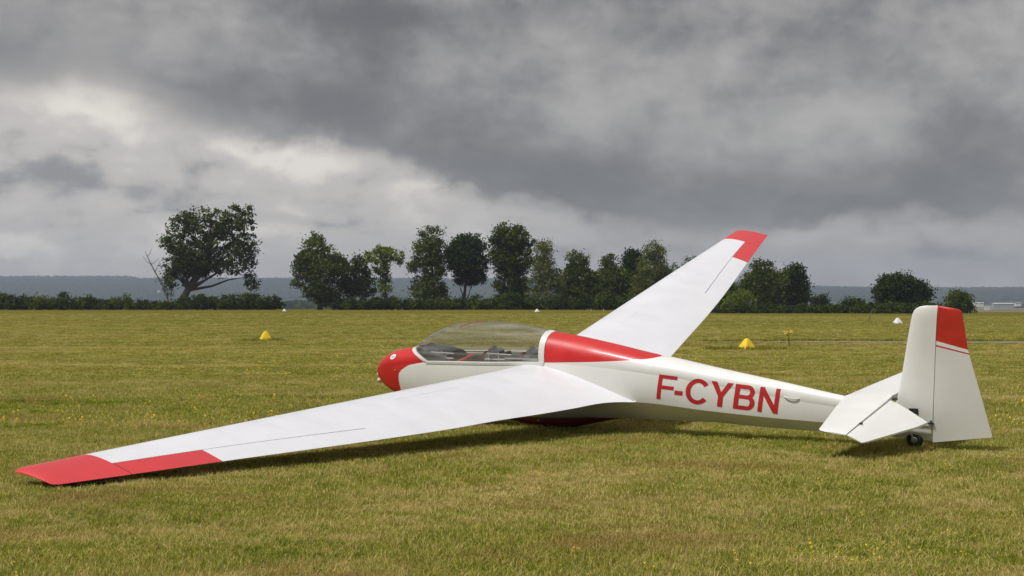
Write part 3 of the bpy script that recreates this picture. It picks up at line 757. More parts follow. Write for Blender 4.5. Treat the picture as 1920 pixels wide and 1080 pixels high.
def surf_plate(loops_pts, th, mb, sg):
    """loops of (LE point, TE point) -> thin aerofoil plate"""
    loops = []
    for (a, b, k) in loops_pts:
        A_, B_ = Vector(a), Vector(b); ch = (A_ - B_).length; up = []; lo = []
        for i in range(11):
            c = (i / 10) ** 1.6; p = A_.lerp(B_, c); h = th * k * (math.sin(math.pi / 2 * min(1, c / .45)) ** .6 if c < .45 else 1 - .35 * (c - .45) / .55)
            up.append((p.x, sg * p.y, p.z + h)); lo.append((p.x, sg * p.y, p.z - h * .8))
        loops.append(up[::-1] + lo[1:])
    mb.loft(loops)
TP = None
for sg in (1, -1):
    st = MB()
    surf_plate([((.86, 0, .612), (.245, 0, .622), 1.1), ((.845, .05, .612), (.235, .06, .622), 1.0), ((.73, .70, .612), (.212, .7, .618), .85), ((.60, 1.40, .61), (.188, 1.4, .614), .6), ((.572, 1.55, .61), (.182, 1.62, .611), .5), ((.54, 1.60, .61), (.179, 1.685, .611), .38), ((.46, 1.645, .61), (.177, 1.742, .61), .22)], .034, st, sg)
    if TP is None:
        TP = st.build('tailplane', TAILW, G, 40)
        par = TP
    else: st.build('tailplane', TAILW, G, 40)
    ev = MB()
    ehx = lambda y: .236 + (.177 - .236) * (y - .06) / 1.68
    def evl(y, tx, tz, k): return ((ehx(y) - .014, y, .617 - .006 * y / 1.7), (tx, y + (.06 if y < .3 else 0), tz), k)
    L_ = [((ehx(.13) - .010, .13, .618), (-.255, .245, .382), .75)]
    for y in (.45, .9, 1.35, 1.65):
        q = (y - .25) / 1.5; L_.append(((ehx(y) - .010, y, .618 - .004 * y), (-.255 + .247 * q, y + .1 * (1 - q), .382 + .143 * q), .75 - .3 * y / 1.7))
    L_.append(((ehx(1.742) - .010, 1.742, .609), (-.002, 1.745, .530), .28))
    surf_plate(L_, .030, ev, sg); EVo = ev.build('elevator', TAILW, G, 40)
    EVo['label'] = 'drooping elevator half'
    if sg == 1:
        MB().box((.17, .125, .635), (.03, .022, .012)).build('elevator_horn', DARK, EVo, 0)
        MB().box((.17, 1.28, .628), (.018, .010, .010)).build('hinge_bracket', DARK, EVo, 0)
MB().box((-.03, .058, .475), (.055, .006, .035)).build('rod_opening', DARK, FIN, 0)
# registration letters: strokes in the unit box (u right, v up) laid on the fuselage side
def L_on(u, v, x0, x1, d):
    """u along the fuselage backwards 0..1 in letter box, v 0..1 height"""
    xm = x0 + (x1 - x0) * u
    s = (3.335 - xm) / (3.335 - 1.68)
    zb = .561 + (.393 - .561) * s; ztp = .881 + (.706 - .881) * s
    x = xm - (v - .5) * .050; z = zb + (ztp - zb) * v
    p = surf(x, zv(x, z)); return (x, p[1] + d, z)
def rectgrid(quad, nu=6, nv_=6):
    (a, b, c, e) = [Vector(q) for q in quad]
    return [[a.lerp(b, i / nu).lerp(e.lerp(c, i / nu), j / nv_) for i in range(nu + 1)] for j in range(nv_ + 1)]
def arc(cx_, cy_, rx, ry, rix, riy, a0, a1, n=26):
    rows = []
    for k in range(n + 1):
        a = math.radians(a0 + (a1 - a0) * k / n); rows.append([(cx_ + rx * math.cos(a) + (rix - rx) * math.cos(a) * q / 3, cy_ + ry * math.sin(a) + (riy - ry) * math.sin(a) * q / 3) for q in range(4)])
    return rows
def strokes(ch):
    Q = []
    q = lambda *p: Q.append([[tuple(c) for c in r] for r in rectgrid(p)])
    if ch == 'F': q((0, 0), (.22, 0), (.22, 1), (0, 1)); q((.22, .85), (1, .85), (1, 1), (.22, 1)); q((.22, .43), (.88, .43), (.88, .58), (.22, .58))
    if ch == '-': q((0, .26), (1, .26), (1, .44), (0, .44))
    if ch == 'C': Q.append(arc(.56, .5, .56, .52, .335, .35, 37, 323))
    if ch == 'Y': q((.385, 0), (.615, 0), (.615, .42), (.385, .42)); q((0, 1), (.26, 1), (.5, .60), (.385, .42)); q((.74, 1), (1, 1), (.615, .42), (.5, .60)); Q.append([[(.385, .42), (.5, .42)], [(.5, .6), (.5, .6)], ]); q((.385, .42), (.615, .42), (.5, .60), (.5, .60))
    if ch == 'B':
        q((0, 0), (.24, 0), (.24, 1), (0, 1)); q((.24, .84), (.62, .84), (.62, 1), (.24, 1)); q((.24, .44), (.66, .44), (.66, .59), (.24, .59)); q((.24, 0), (.66, 0), (.66, .16), (.24, .16))
        Q.append(arc(.62, .72, .34, .28, .11, .125, -90, 90, 14)); Q.append(arc(.66, .295, .36, .295, .12, .14, -90, 90, 14))
    if ch == 'N': q((0, 0), (.22, 0), (.22, 1), (0, 1)); q((.78, 0), (1, 0), (1, 1), (.78, 1)); q((.22, 1), (.22, .66), (.78, 0), (.78, .34))
    return Q
for ch, xa, xz in (('F', 3.322, 3.062), ('-', 3.075, 2.962), ('C', 2.925, 2.628), ('Y', 2.594, 2.288), ('B', 2.262, 1.985), ('N', 1.935, 1.668)):
    for nm, grow, dd, mt in (('letter', 0.0, .0028, LETR), ('letter_outline', .018, .0035, STRIPE)):
        b = MB()
        for rows in strokes(ch):
            if grow:
                pts = [c for r in rows for c in r]; cu = sum(c[0] for c in pts) / len(pts); cv = sum(c[1] for c in pts) / len(pts)
                wu = max(c[0] for c in pts) - min(c[0] for c in pts) + 1e-6; wv = max(c[1] for c in pts) - min(c[1] for c in pts) + 1e-6
                if ch == 'C' or len(rows[0]) == 4: continue
                rows = [[(cu + (c[0] - cu) * (1 + 2 * grow / wu), cv + (c[1] - cv) * (1 + 2 * grow / wv)) for c in r] for r in rows]
            b.grid([[L_on(c[0], c[1], xa, xz, dd) for c in r] for r in rows])
        if nm == 'letter':
            o = b.build('letter', mt, FUS, 60); o['label'] = 'red registration letter ' + ch if ch != '-' else 'red registration hyphen'
# small fittings
def hpt(k):
    x = 1.60 - .20 * k / 10; p = surf(x, zv(x, .612 - .020 * k / 10)); e = math.sin(math.pi * k / 10) ** .4 if 0 < k < 10 else 0
    return (x, p[1] - .004 + .024 * e, p[2] - .006 * e)
MB().tube([hpt(k) for k in range(11)], .0075, 6).build('lift_handle', STRIPE, FUS, 60)
def ball(name, c, r, m, parent, sx=1):
    lp = [[(c[0] + sx * r * math.cos(a), c[1] + r * math.sin(a) * math.cos(b), c[2] + r * math.sin(a) * math.sin(b)) for b in [2 * math.pi * k / 12 for k in range(12)]] for a in [math.pi * (i + .02) / 8.04 for i in range(9)]]
    return MB().loft(lp).build(name, m, parent, 80)
PAL = paint('aged cream', (0.60, 0.58, 0.42), 0.5, 0.1, 0.1)
ball('tow_release', (8.262, .02, .60), .040, PAL, NOSE, 1.1)
ball('pressure_port', (8.287, .02, .70), .018, STRIPE, NOSE, .8)
sp = Vector(surf(7.70, 1.62)); ball('screw_cap', tuple(sp + Vector((.02, .002, .07))), .012, PAL, NOSE, .5)
ball('corner_bolt', (3.66, .315, .508), .014, STRIPE, FUS)
# oval badge on the nose
bd = MB(); ctr = (7.80, 2.42)
def nsurf(dx_, dv): p = surf(ctr[0] + dx_, ctr[1] + dv); q = Vector(p); return q + Vector((.003, .003, .003))
ring = [[tuple(nsurf(.062 * r_ * math.cos(a), .15 * r_ * math.sin(a))) for a in [2 * math.pi * k / 20 for k in range(20)]] for r_ in (.001, .4, .7, 1.0)]
bd.grid(ring, True); bd.build('badge', STRIPE, NOSE, 60)
bm_ = MB(); bm_.grid([[tuple(nsurf(.034 * q + .012 * s_, .018 * s_ - .02) + Vector((.001, .002, .002))) for q in (-1, 0, 1)] for s_ in (-1, 0, 1)]); bm_.build('badge_mark', SEAT, NOSE, 60)

# ------------------------------------------------------------------ trees
def leaves(name, lobes, D, base, seed, nclump, per, size, material, parent, crad=(.5, .95), hollow=.35, flat=.75, droop=0.0):
    r = np.random.default_rng(seed); s = D / F
    wts = np.array([l[2] * l[3] for l in lobes], float); wts /= wts.sum()
    pick = r.choice(len(lobes), nclump, p=wts); ctr = np.zeros((nclump, 3))
    for i, k in enumerate(pick):
        cx_, cy_, rx, ry = lobes[k]; v = r.normal(size=3); v /= np.linalg.norm(v); q = hollow + (1 - hollow) * r.uniform() ** .6
        ctr[i] = ((cx_ + v[0] * rx * q - 960) * s, D + v[1] * min(rx, ry * 1.3) * q * s, EYE + (570 - cy_ + v[2] * ry * q) * s)
    cr = r.uniform(*crad, nclump) * r.choice([.75, 1.0, 1.25], nclump); tone = np.clip(r.normal(.50, .26, nclump), 0, 1)
    n = nclump * per; ci = np.repeat(np.arange(nclump), per)
    off = r.normal(size=(n, 3)) * cr[ci][:, None] * np.array([.62, .62, .62 * flat])
    off[:, 2] -= droop * np.abs(r.normal(size=n)) * cr[ci]
    pos = ctr[ci] + off - np.array(base)
    lx = r.normal(size=(n, 3)); lx /= np.linalg.norm(lx, axis=1)[:, None]; ly = np.cross(lx, r.normal(size=(n, 3))); ly /= np.linalg.norm(ly, axis=1)[:, None]
    if droop: lx[:, 2] -= droop * 1.5; lx /= np.linalg.norm(lx, axis=1)[:, None]
    sz = size * r.uniform(.6, 1.35, n)[:, None]; a, b = lx * sz * .62, ly * sz * .36
    V = np.stack([pos - a, pos + b, pos + a, pos - b], 1).reshape(-1, 3)
    keep = V.reshape(-1, 4, 3)[:, :, 2].min(1) > 0.02
    T = np.repeat(np.clip(tone[ci] + r.normal(0, .12, n), 0, 1), 4)
    V = V.reshape(-1, 4, 3)[keep].reshape(-1, 3); T = T.reshape(-1, 4)[keep].ravel(); nq = len(V) // 4
    o = link(name, tinted(name, V, np.arange(nq * 4).reshape(-1, 4), T, material), parent)
    return o, ctr - np.array(base)
def limbs(name, stem, ctr, seed, nl, r0, material, parent, r1=.045):
    r = random.Random(seed); b = MB()
    rad = [r0 * (1 - .72 * k / (len(stem) - 1)) for k in range(len(stem))]; rad[0] *= 1.45
    b.tube(stem, rad, 8)
    S_ = [Vector(p) for p in stem]
    idx = list(range(len(ctr))); r.shuffle(idx)
    for i in idx[:nl]:
        c = Vector(ctr[i]); zz = c.z - abs(r.uniform(.3, .5)) * (Vector((c.x, c.y, 0)) - Vector((S_[-1].x, S_[-1].y, 0))).length - r.uniform(.3, 1.5)
        zz = max(zz, .36 * S_[-1].z); k = min(range(1, len(S_)), key=lambda j: abs(S_[j].z - zz)); a = S_[k - 1].lerp(S_[k], r.uniform(.3, 1.0))
        m1 = a.lerp(c, .38) + Vector((r.uniform(-.4, .4), r.uniform(-.4, .4), r.uniform(-.2, .5))); m2 = a.lerp(c, .72) + Vector((r.uniform(-.4, .4), r.uniform(-.4, .4), r.uniform(-.1, .4)))
        q = min(rad[k] * .55, r0 * .5); b.tube([a, m1, m2, c], [q, q * .68, q * .42, r1], 5, False)
    return b.build(name, material, parent, 60)
seedn = [100]
DENS = 1.75
def tree(label, base_px, lobes, D, leafm, nclump, per=16, size=.42, stem=None, r0=.35, barkm=None, nl=16, group=None, hollow=.35, crad=(.5, .95), name='tree', cat='tree', droop=0.0):
    seedn[0] += 7; bx = (base_px - 960) * D / F; base = (bx, D, float(height(bx, D)))
    o = empty(name, base); tag(o, label, cat, group)
    cr_, ctr = leaves('crown', lobes, D, base, seedn[0], int(nclump * (DENS if name == 'tree' else 1.6)), int(per * 1.9), size * .92, leafm, o, crad, hollow, droop=droop)
    if stem is None:
        top = min(lobes, key=lambda l: l[1]); stem = [(base_px, 579), (base_px + (top[0] - base_px) * .15, 579 + (top[1] - 579) * .35), (base_px + (top[0] - base_px) * .5, 579 + (top[1] - 579) * .68), (top[0], top[1] + 4)]
    S_ = [((p[0] - 960) * D / F - bx, 0.0, max(0.0, EYE + (570 - p[1]) * D / F - base[2])) for p in stem]; S_[0] = (S_[0][0], 0, -.15)
    limbs('trunk', S_, ctr, seedn[0], nl, r0, barkm or BARK, o)
    return o
tree('big spreading oak with leaning trunk and low hanging right branch', 336, [(385, 425, 48, 38), (335, 452, 38, 40), (440, 425, 38, 38), (400, 470, 62, 38), (360, 495, 38, 26), (457, 468, 30, 36), (452, 398, 26, 16), (468, 527, 15, 20), (470, 490, 10, 20), (415, 498, 48, 20), (370, 500, 40, 22), (345, 410, 22, 16), (318, 520, 14, 30), (334, 496, 28, 28)],
     284, L_OAK, 330, 18, .46, [(340, 579), (346, 556), (356, 536), (378, 512), (392, 480), (398, 440)], .85, nl=46, hollow=.2)
tree('broad bushy tree leafy to the ground left of the small open tree', 600, [(600, 495, 42, 36), (592, 462, 22, 24), (575, 500, 28, 28), (632, 498, 26, 26), (600, 540, 34, 28), (612, 556, 26, 18), (560, 532, 10, 8)], 284, L_MID, 250, 17, .44, r0=.4, nl=30)
tree('dark rounded bush tree leaning right of the broad bushy tree', 660, [(668, 520, 26, 30), (686, 535, 20, 26), (655, 535, 22, 26), (672, 495, 16, 16)], 287, L_OAK, 120, 16, .42, r0=.25, nl=16)
tree('small open crowned tree with flat pale green top', 722, [(705, 484, 24, 14), (735, 478, 24, 14), (720, 470, 24, 8), (748, 488, 10, 8), (715, 505, 16, 16), (722, 535, 12, 22)], 284, L_LIME, 88, 15, .38, [(722, 579), (722, 548), (724, 520), (727, 496), (722, 475)], .26, nl=26, crad=(.4, .7))
tree('tall oval tree with pale top between open tree and dark round tree', 812, [(808, 448, 24, 26), (800, 480, 30, 28), (815, 500, 24, 30), (800, 540, 34, 28), (815, 555, 22, 20), (775, 500, 10, 12)], 282, L_MID, 240, 16, .40, r0=.35, nl=26)
tree('dark round topped tree on bare trunk', 872, [(878, 462, 34, 24), (875, 490, 40, 28), (878, 520, 32, 16), (850, 475, 16, 18)], 286, L_DARK, 240, 17, .44, [(870, 579), (871, 552), (874, 525), (878, 490)], .38, nl=30)
tree('tallest tree of the wood with ragged crown', 955, [(958, 445, 34, 28), (945, 480, 30, 30), (968, 485, 34, 34), (955, 530, 36, 34), (965, 555, 30, 20), (992, 455, 14, 8), (930, 452, 14, 12)], 283, L_OAK, 310, 17, .44, r0=.45, nl=34)
tree('slender pale birch with thin white trunk', 1022, [(1022, 470, 16, 24), (1018, 505, 24, 26), (1030, 530, 24, 28), (1005, 535, 16, 26), (1045, 520, 12, 22)], 279, L_PALE, 170, 15, .34, [(1020, 579), (1021, 545), (1024, 505), (1020, 452)], .18, BIRCHB, 22, droop=.5)
tree('mid green tree right beside the birch', 1082, [(1082, 492, 22, 22), (1085, 520, 32, 24), (1075, 548, 34, 24), (1100, 545, 24, 26)], 285, L_MID, 210, 16, .42, r0=.3, nl=20)
tree('green tree with small peaked top in the dense wood', 1140, [(1145, 495, 16, 16), (1140, 522, 30, 24), (1135, 550, 34, 26), (1165, 530, 20, 26)], 285, L_MID, 210, 16, .42, r0=.3, nl=20)
tree('dark tree behind the willow like tree', 1188, [(1186, 484, 18, 18), (1185, 515, 24, 28), (1185, 550, 30, 26)], 291, L_DARK, 160, 16, .44, r0=.35, nl=16)
tree('tall pale green tree beside the raised wing', 1228, [(1228, 468, 20, 18), (1222, 498, 30, 24), (1218, 530, 36, 28), (1240, 520, 22, 30), (1215, 555, 40, 20)], 282, L_PALE, 260, 16, .36, r0=.3, nl=22, droop=.4)
tree('sparse twiggy tree top showing just above the raised wing', 1290, [(1296, 488, 12, 8), (1275, 520, 30, 28), (1290, 545, 40, 28)], 288, L_OAK, 110, 12, .36, r0=.25, nl=14)
tree('rounded birch tree right of the raised wing', 1432, [(1428, 505, 26, 18), (1420, 530, 30, 26), (1450, 530, 26, 28), (1440, 558, 36, 22), (1400, 535, 16, 16)], 276, L_MID, 260, 16, .38, r0=.3, nl=22, droop=.3)
tree('dark pine like tree at the right end of the wood', 1490, [(1488, 515, 20, 18), (1498, 535, 20, 20), (1490, 558, 28, 22), (1505, 560, 14, 16)], 278, L_DARK, 170, 17, .40, r0=.3, nl=16)
tree('bright lime green bush in front of the birch', 1388, [(1390, 558, 22, 12), (1372, 565, 14, 12)], 270, L_LIME, 60, 16, .34, r0=.12, nl=8, name='bush', cat='bush')
tree('dark green tree filling the gap left of the raised wing edge', 1345, [(1345, 545, 34, 26), (1325, 555, 30, 24), (1365, 555, 26, 22)], 284, L_OAK, 150, 15, .42, r0=.2, nl=12)
tree('wide dark dome tree behind the tail fin', 1690, [(1690, 538, 40, 24), (1665, 548, 28, 24), (1715, 550, 28, 24), (1690, 565, 50, 18), (1675, 524, 22, 10)], 262, L_DARK, 290, 17, .40, r0=.35, nl=30, hollow=.4)
tree('small round tree right of the tail fin', 1799, [(1799, 566, 22, 16), (1796, 556, 16, 10), (1802, 578, 26, 10)], 258, L_MID, 110, 17, .36, r0=.18, nl=12, name='tree')
tree('small dark conifer bush near the right end of the wood', 1538, [(1538, 565, 14, 10), (1538, 576, 18, 9)], 268, L_DARK, 60, 15, .34, r0=.12, nl=8, name='bush', cat='bush')
tree('rounded grey green bush left of the dome tree', 1603, [(1600, 572, 22, 12), (1610, 578, 22, 9)], 262, L_HEDGE, 70, 15, .34, r0=.1, nl=8, name='bush', cat='bush')
# bare dead tree
def dead():
    D = 280; base = ((322 - 960) * D / F, D, float(height((322 - 960) * D / F, D))); o = empty('dead_tree', base); tag(o, 'leaning bare dead tree left of the big oak', 'tree')
    r = random.Random(5); b = MB(); f = lambda px, py: (((px - 960) * D / F) - base[0], r.uniform(-.3, .3), EYE + (570 - py) * D / F - base[2])
    main = [f(320, 582), f(312, 552), f(302, 530), f(290, 510), f(283, 496), f(276, 482), f(272, 470)]
    b.tube(main, [.20, .17, .14, .12, .10, .06, .03], 6); o2 = b.build('trunk', DEADB, o, 60)
    for path in ([(302, 530), (296, 522), (288, 518)], [(290, 510), (296, 500), (300, 488)], [(283, 496), (292, 490), (298, 484)], [(276, 482), (282, 474), (284, 466)], [(312, 552), (308, 536), (314, 522)], [(308, 541), (316, 528), (318, 508), (326, 490)], [(283, 496), (274, 490), (268, 480)]):
        MB().tube([f(*p) for p in path], [.075, .05, .03, .02][:len(path)], 5).build('branch', DEADB, o, 60)
    leaves('foliage', [(305, 520, 10, 10), (318, 540, 10, 22), (298, 512, 6, 6)], D, base, 77, 26, 10, .32, L_MID, o, (.3, .6))
dead()
# hedges: a row of separate bushes
ORD = 'first second third fourth fifth sixth seventh eighth ninth tenth eleventh twelfth thirteenth fourteenth fifteenth sixteenth seventeenth eighteenth nineteenth twentieth'.split()
nth = {}
def bush(px, top, wpx, D, leafm, label, group, py=580):
    hgt = max(6, py - top); nth[group] = nth.get(group, -1) + 1; label = label % ORD[nth[group]]
    tree(label, px, [(px, py - hgt * .45, wpx * .55, hgt * .52), (px - wpx * .2, py - hgt * .25, wpx * .5, hgt * .3), (px + wpx * .2, py - hgt * .25, wpx * .5, hgt * .3)], D, leafm, int(16 + wpx * hgt / 22), 15, .36, [(px, 581), (px, py - hgt * .3), (px, py - hgt * .6)], .09, nl=5, group=group, name='bush', cat='bush', crad=(.35, .65))
rb = random.Random(9)
px = -70
while px < 345:
    t_ = 551 + rb.uniform(-3, 5) + (5 if px > 150 else 0) + (6 if px > 230 else 0) - (4 if px < 20 else 0)
    wd_ = rb.uniform(26, 40); bush(px, t_, wd_, 272 + rb.uniform(-2, 2), rb.choice([L_HEDGE, L_HEDGE, L_OAK, L_MID]), 'dark leafy bush, %s from the left in the hedge along the left field edge', 'bushes of the left hedge', 581); px += wd_ * .72
for px, t_, wd_ in ((352, 552, 36), (378, 550, 36), (402, 554, 30), (432, 550, 36), (458, 549, 36), (484, 552, 34), (510, 553, 34)):
    bush(px, t_, wd_, 274 + rb.uniform(-2, 2), rb.choice([L_HEDGE, L_DARK]), 'dark rounded bush under the spreading oak, %s from the left', 'bushes under the oak', 580)
px = 640
while px < 835:
    wd_ = rb.uniform(26, 38); bush(px, 560 + rb.uniform(-4, 3), wd_, 274 + rb.uniform(-2, 2), rb.choice([L_HEDGE, L_OAK, L_DARK]), 'dark low bush, %s from the left in the hedge below the small open tree', 'bushes in the middle hedge', 580); px += wd_ * .72
px = 842
while px < 1240:
    wd_ = rb.uniform(28, 42); bush(px, 556 + rb.uniform(-10, 4), wd_, 272 + rb.uniform(-2, 4), rb.choice([L_HEDGE, L_OAK, L_MID, L_DARK]), 'shaded undergrowth bush at the foot of the wood, %s from the left', 'undergrowth bushes of the wood', 581); px += wd_ * .72
px = 1325
while px < 1600:
    wd_ = rb.uniform(26, 36); bush(px, 572 + rb.uniform(-4, 4), wd_, 262 + rb.uniform(-2, 2), rb.choice([L_HEDGE, L_MID, L_OAK]), 'low bush along the right field edge, %s from the left', 'bushes along the right field edge', 587); px += wd_ * .75
px = 1620
while px < 1770:
    wd_ = rb.uniform(24, 34); bush(px, 567 + rb.uniform(-3, 5), wd_, 256 + rb.uniform(-2, 2), rb.choice([L_HEDGE, L_OAK]), 'low bush at the foot of the dome tree, %s from the left', 'bushes under the dome tree', 588); px += wd_ * .75

# ------------------------------------------------------------------ far woods
def blob(seed, m):
    import bmesh
    bm = bmesh.new(); bmesh.ops.create_icosphere(bm, subdivisions=2, radius=1.0); r = random.Random(seed)
    for v in bm.verts: v.co *= r.uniform(.72, 1.18); v.co.z = v.co.z * 1.0 + .55
    me = bpy.data.meshes.new('wood crown'); bm.to_mesh(me); bm.free()
    at = me.attributes.new('tint', 'FLOAT', 'POINT'); at.data.foreach_set('value', [r.random() for _ in me.vertices]); me.materials.append(m)
    return bpy.data.objects.new('wood crown %d' % seed, me)
WOODM = [leaf_mat('far wood %d' % i, (0.016 * k, 0.030 * k, 0.011, 1), (0.042 * k, 0.060 * k, 0.022, 1), .1) for i, k in enumerate((.8, 1.0, 1.35))]
kinds2 = [blob(200 + i, WOODM[i % 3]) for i in range(6)]
def wood(name, x, y, s0, s1, label):
    x = np.asarray(x); y = np.asarray(y); n = len(x)
    p = np.stack([x, y, height(x, y)], 1); s = rg.uniform(s0, s1, n); sc3 = np.stack([s, s, s * rg.uniform(.8, 1.3, n)], 1)
    scatter(name, p, np.stack([np.zeros(n), np.zeros(n), rg.uniform(0, 6.28, n)], 1), sc3, rg.integers(0, 6, n), kinds2 if name == 'hill_wood' else [k.copy() for k in kinds2], label)
n = 60000; x = rg.uniform(-3100, 3100, n); y = rg.uniform(3800, 6700, n)
k = (np.abs(x) < .42 * y + 100) & (vnoise(x, y, 420, 51) * .55 + vnoise(x, y, 150, 52) * .3 + sm(3900, 5600, y) * .75 > .56); x, y = x[k], y[k]
wood('hill_wood', x, y, 5.5, 10, 'continuous woodland covering the far hills')
n = 5200; x = rg.uniform(-1300, 1300, n); y = rg.uniform(1250, 3300, n)
m1 = (x > -240 * y / 1250) & (x < -120 * y / 1250) & (y > 1250) & (y < 1420)
m2 = (x > .24 * y) & (y > 2500) & (vnoise(x, y, 300, 61) > .42)
m3 = (x < .24 * y) & (y > 2100) & (vnoise(x, y, 380, 62) > .60)
k = m1 | m2 | m3; x, y = x[k], y[k]
x = np.concatenate([x, rg.uniform(-225, -150, 300)]); y = np.concatenate([y, rg.uniform(1230, 1400, 300)])
wood('valley_wood', x, y, 5, 8.5, 'dark belts of woodland in the far valley')
# tops standing along the ridge plantation on the left
x = rg.uniform(-2240, -1650, 900); y = rg.uniform(6150, 6400, 900); wood('ridge_wood', x, y, 13, 15, 'flat topped plantation on the left ridge')

# far buildings
WALL = paint('far wall white', (0.75, 0.75, 0.73), 0.7, 0, .05); ROOFM = paint('far roof', (0.34, 0.33, 0.32), 0.7, 0, .1); WIN = paint('far window', (0.08, 0.09, 0.1), 0.2, 0, .1)
def shed(px, py, wd_, dp, hh, D, label, roofm=ROOFM, wallm=None, bays=0):
    x0 = (px - 960) * D / F; z0 = max(float(height(x0, D)) - .5, EYE + (570 - py) * D / F - .0) if False else float(height(x0, D)) - .3
    zt_ = EYE + (570 - py) * D / F; z0 = zt_ - hh
    o = empty('building', (x0, D, z0)); tag(o, label, 'building')
    MB().box((0, 0, hh / 2 - 2), (wd_ / 2, dp / 2, hh / 2 + 2)).build('wall', wallm, o, 0)
    r = MB(); r.add([(-wd_ / 2 - .4, -dp / 2 - .4, hh), (wd_ / 2 + .4, -dp / 2 - .4, hh), (wd_ / 2 + .4, dp / 2 + .4, hh), (-wd_ / 2 - .4, dp / 2 + .4, hh), (-wd_ / 2 - .4, 0, hh + dp * .1), (wd_ / 2 + .4, 0, hh + dp * .1)], [(0, 1, 5, 4), (2, 3, 4, 5), (0, 4, 3), (1, 2, 5), (3, 2, 1, 0)]); r.build('roof', roofm, o, 0)
    for b in range(bays):
        MB().box((-wd_ / 2 + wd_ * (b + .5) / bays, -dp / 2 - .02, hh * .5), (wd_ / bays * .3, .06, hh * .24)).build('window', WIN, o, 0)
GREYW = paint('glasshouse grey', (0.36, 0.38, 0.37), 0.6, 0, .1); PALER = paint('pale roof', (0.62, 0.62, 0.61), 0.6, 0, .1)
shed(1834, 568, 16, 9, 2.4, 2450, 'long low white building with pale roof in the far valley', PALER, WALL, 2)
shed(1880, 569.5, 34, 14, 3.6, 2500, 'wide grey glasshouse with pale roof in the far valley', PALER, GREYW, 9)
shed(1851, 575, 7, 5, 1.4, 2300, 'tiny white hut below the long far buildings', PALER, WALL, 0)
shed(298, 545, 8, 6, 1.2, 4300, 'tiny white house on the far wooded hill beside the oak', PALER, WALL, 0)
shed(1908, 568, 10, 9, 2.2, 2650, 'pale small building at the right frame edge of the valley', ROOFM, WALL, 2)

# ------------------------------------------------------------------ field markers
def marker(px, py, wpx, hpx, m, label, rz):
    p = px2g(px, py); s = p.y / F; W = wpx * s / 2; H = hpx * s
    o = empty('field_marker', p, rz); tag(o, label, 'marker', None)
    b = MB(); loops = []
    for t_, q in ((0, 1.0), (.10, .98), (.35, .77), (.6, .55), (.80, .38), (.92, .26), (.98, .14), (1.0, .04)):
        r = W * q; rc = .45 if t_ < .5 else .45 + .5 * (t_ - .5); pts = []
        for k in range(24):
            a = 2 * math.pi * k / 24; e = 1.0 / max(abs(math.cos(a)), abs(math.sin(a))); e = e * (1 - rc * .55) + rc * .55 * 1.0 if True else 1
            pts.append((r * e * math.cos(a) * .96, r * e * math.sin(a) * .96, H * t_ - .01))
        loops.append(pts)
    b.loft(loops); b.build('shell', m, o, 38)
    f = MB(); f.loft([[(W * .98 * k[0], W * .98 * k[1], z_) for k in ((-1, -1), (1, -1), (1, 1), (-1, 1))] for z_ in (-.03, .012)]); f.build('base_flange', m, o, 0)
    return p
marks = []
marks.append(marker(498, 639, 23, 19, YELLOW, 'yellow pyramid marker on the grass left of the nose', .5))
marks.append(marker(1400, 655, 29, 21, YELLOW, 'yellow pyramid marker on the grass behind the fuselage letters', .62))
marks.append(marker(1683, 607, 16, 11.5, MWHITE, 'white pyramid marker just left of the tail fin', .4))
marks.append(marker(1007, 584.5, 8, 5.5, MWHITE, 'small distant white marker in front of the birch wood', .5))
marks.append(marker(533, 583.5, 7, 4.5, MWHITE, 'tiny distant white marker at the field edge beside the oak bushes', .3))
# small white stakes at the field edge
for px in (1108, 1132):
    p = px2g(px, 583.5); o = MB().tube([(0, 0, -.05), (0, 0, .45)], .04, 6).build('stake', MWHITE, None, 60); o.location = p
    tag(o, 'short white stake at the far field edge, %s of the two' % ('left' if px < 1120 else 'right'), 'stake', 'white stakes at the field edge')
# rank grass round the markers
P = []; S = []
for p, nn, spread, sc_ in ((marks[0], 60, .8, 2.8), (marks[1], 80, 1.0, 2.8), (marks[2], 20, 1.0, 2.4)):
    for k in range(nn):
        x = p.x + rg.normal(0, spread * .75); y = p.y + rg.normal(0, spread * .5) - .1; P.append((x, y, float(height(x, y)))); q = sc_ * rg.uniform(.4, 1.0); S.append((2.2, 2.2, q))
for k in range(700):
    x = 9 + 45 * rg.random(); y = 66.2 - .045 * (x - 8) + .4 * math.sin(x * .12) + 1.75 + rg.normal(0, .18); P.append((x, y, float(height(x, y)))); S.append((1.8, 1.8, rg.uniform(1.2, 2.4)))
P = np.array(P); R = np.stack([rg.normal(0, .1, len(P)), rg.normal(0, .1, len(P)), rg.uniform(0, 6.28, len(P))], 1)
scatter('rank_grass', P, R, np.array(S), rg.integers(0, 2, len(P)), [clump('rank tuft %d' % i, 60 + i, 30, .1, .03, .075, .008, .6, TALLB) for i in range(2)], 'taller unmown grass round the field markers and along the track')

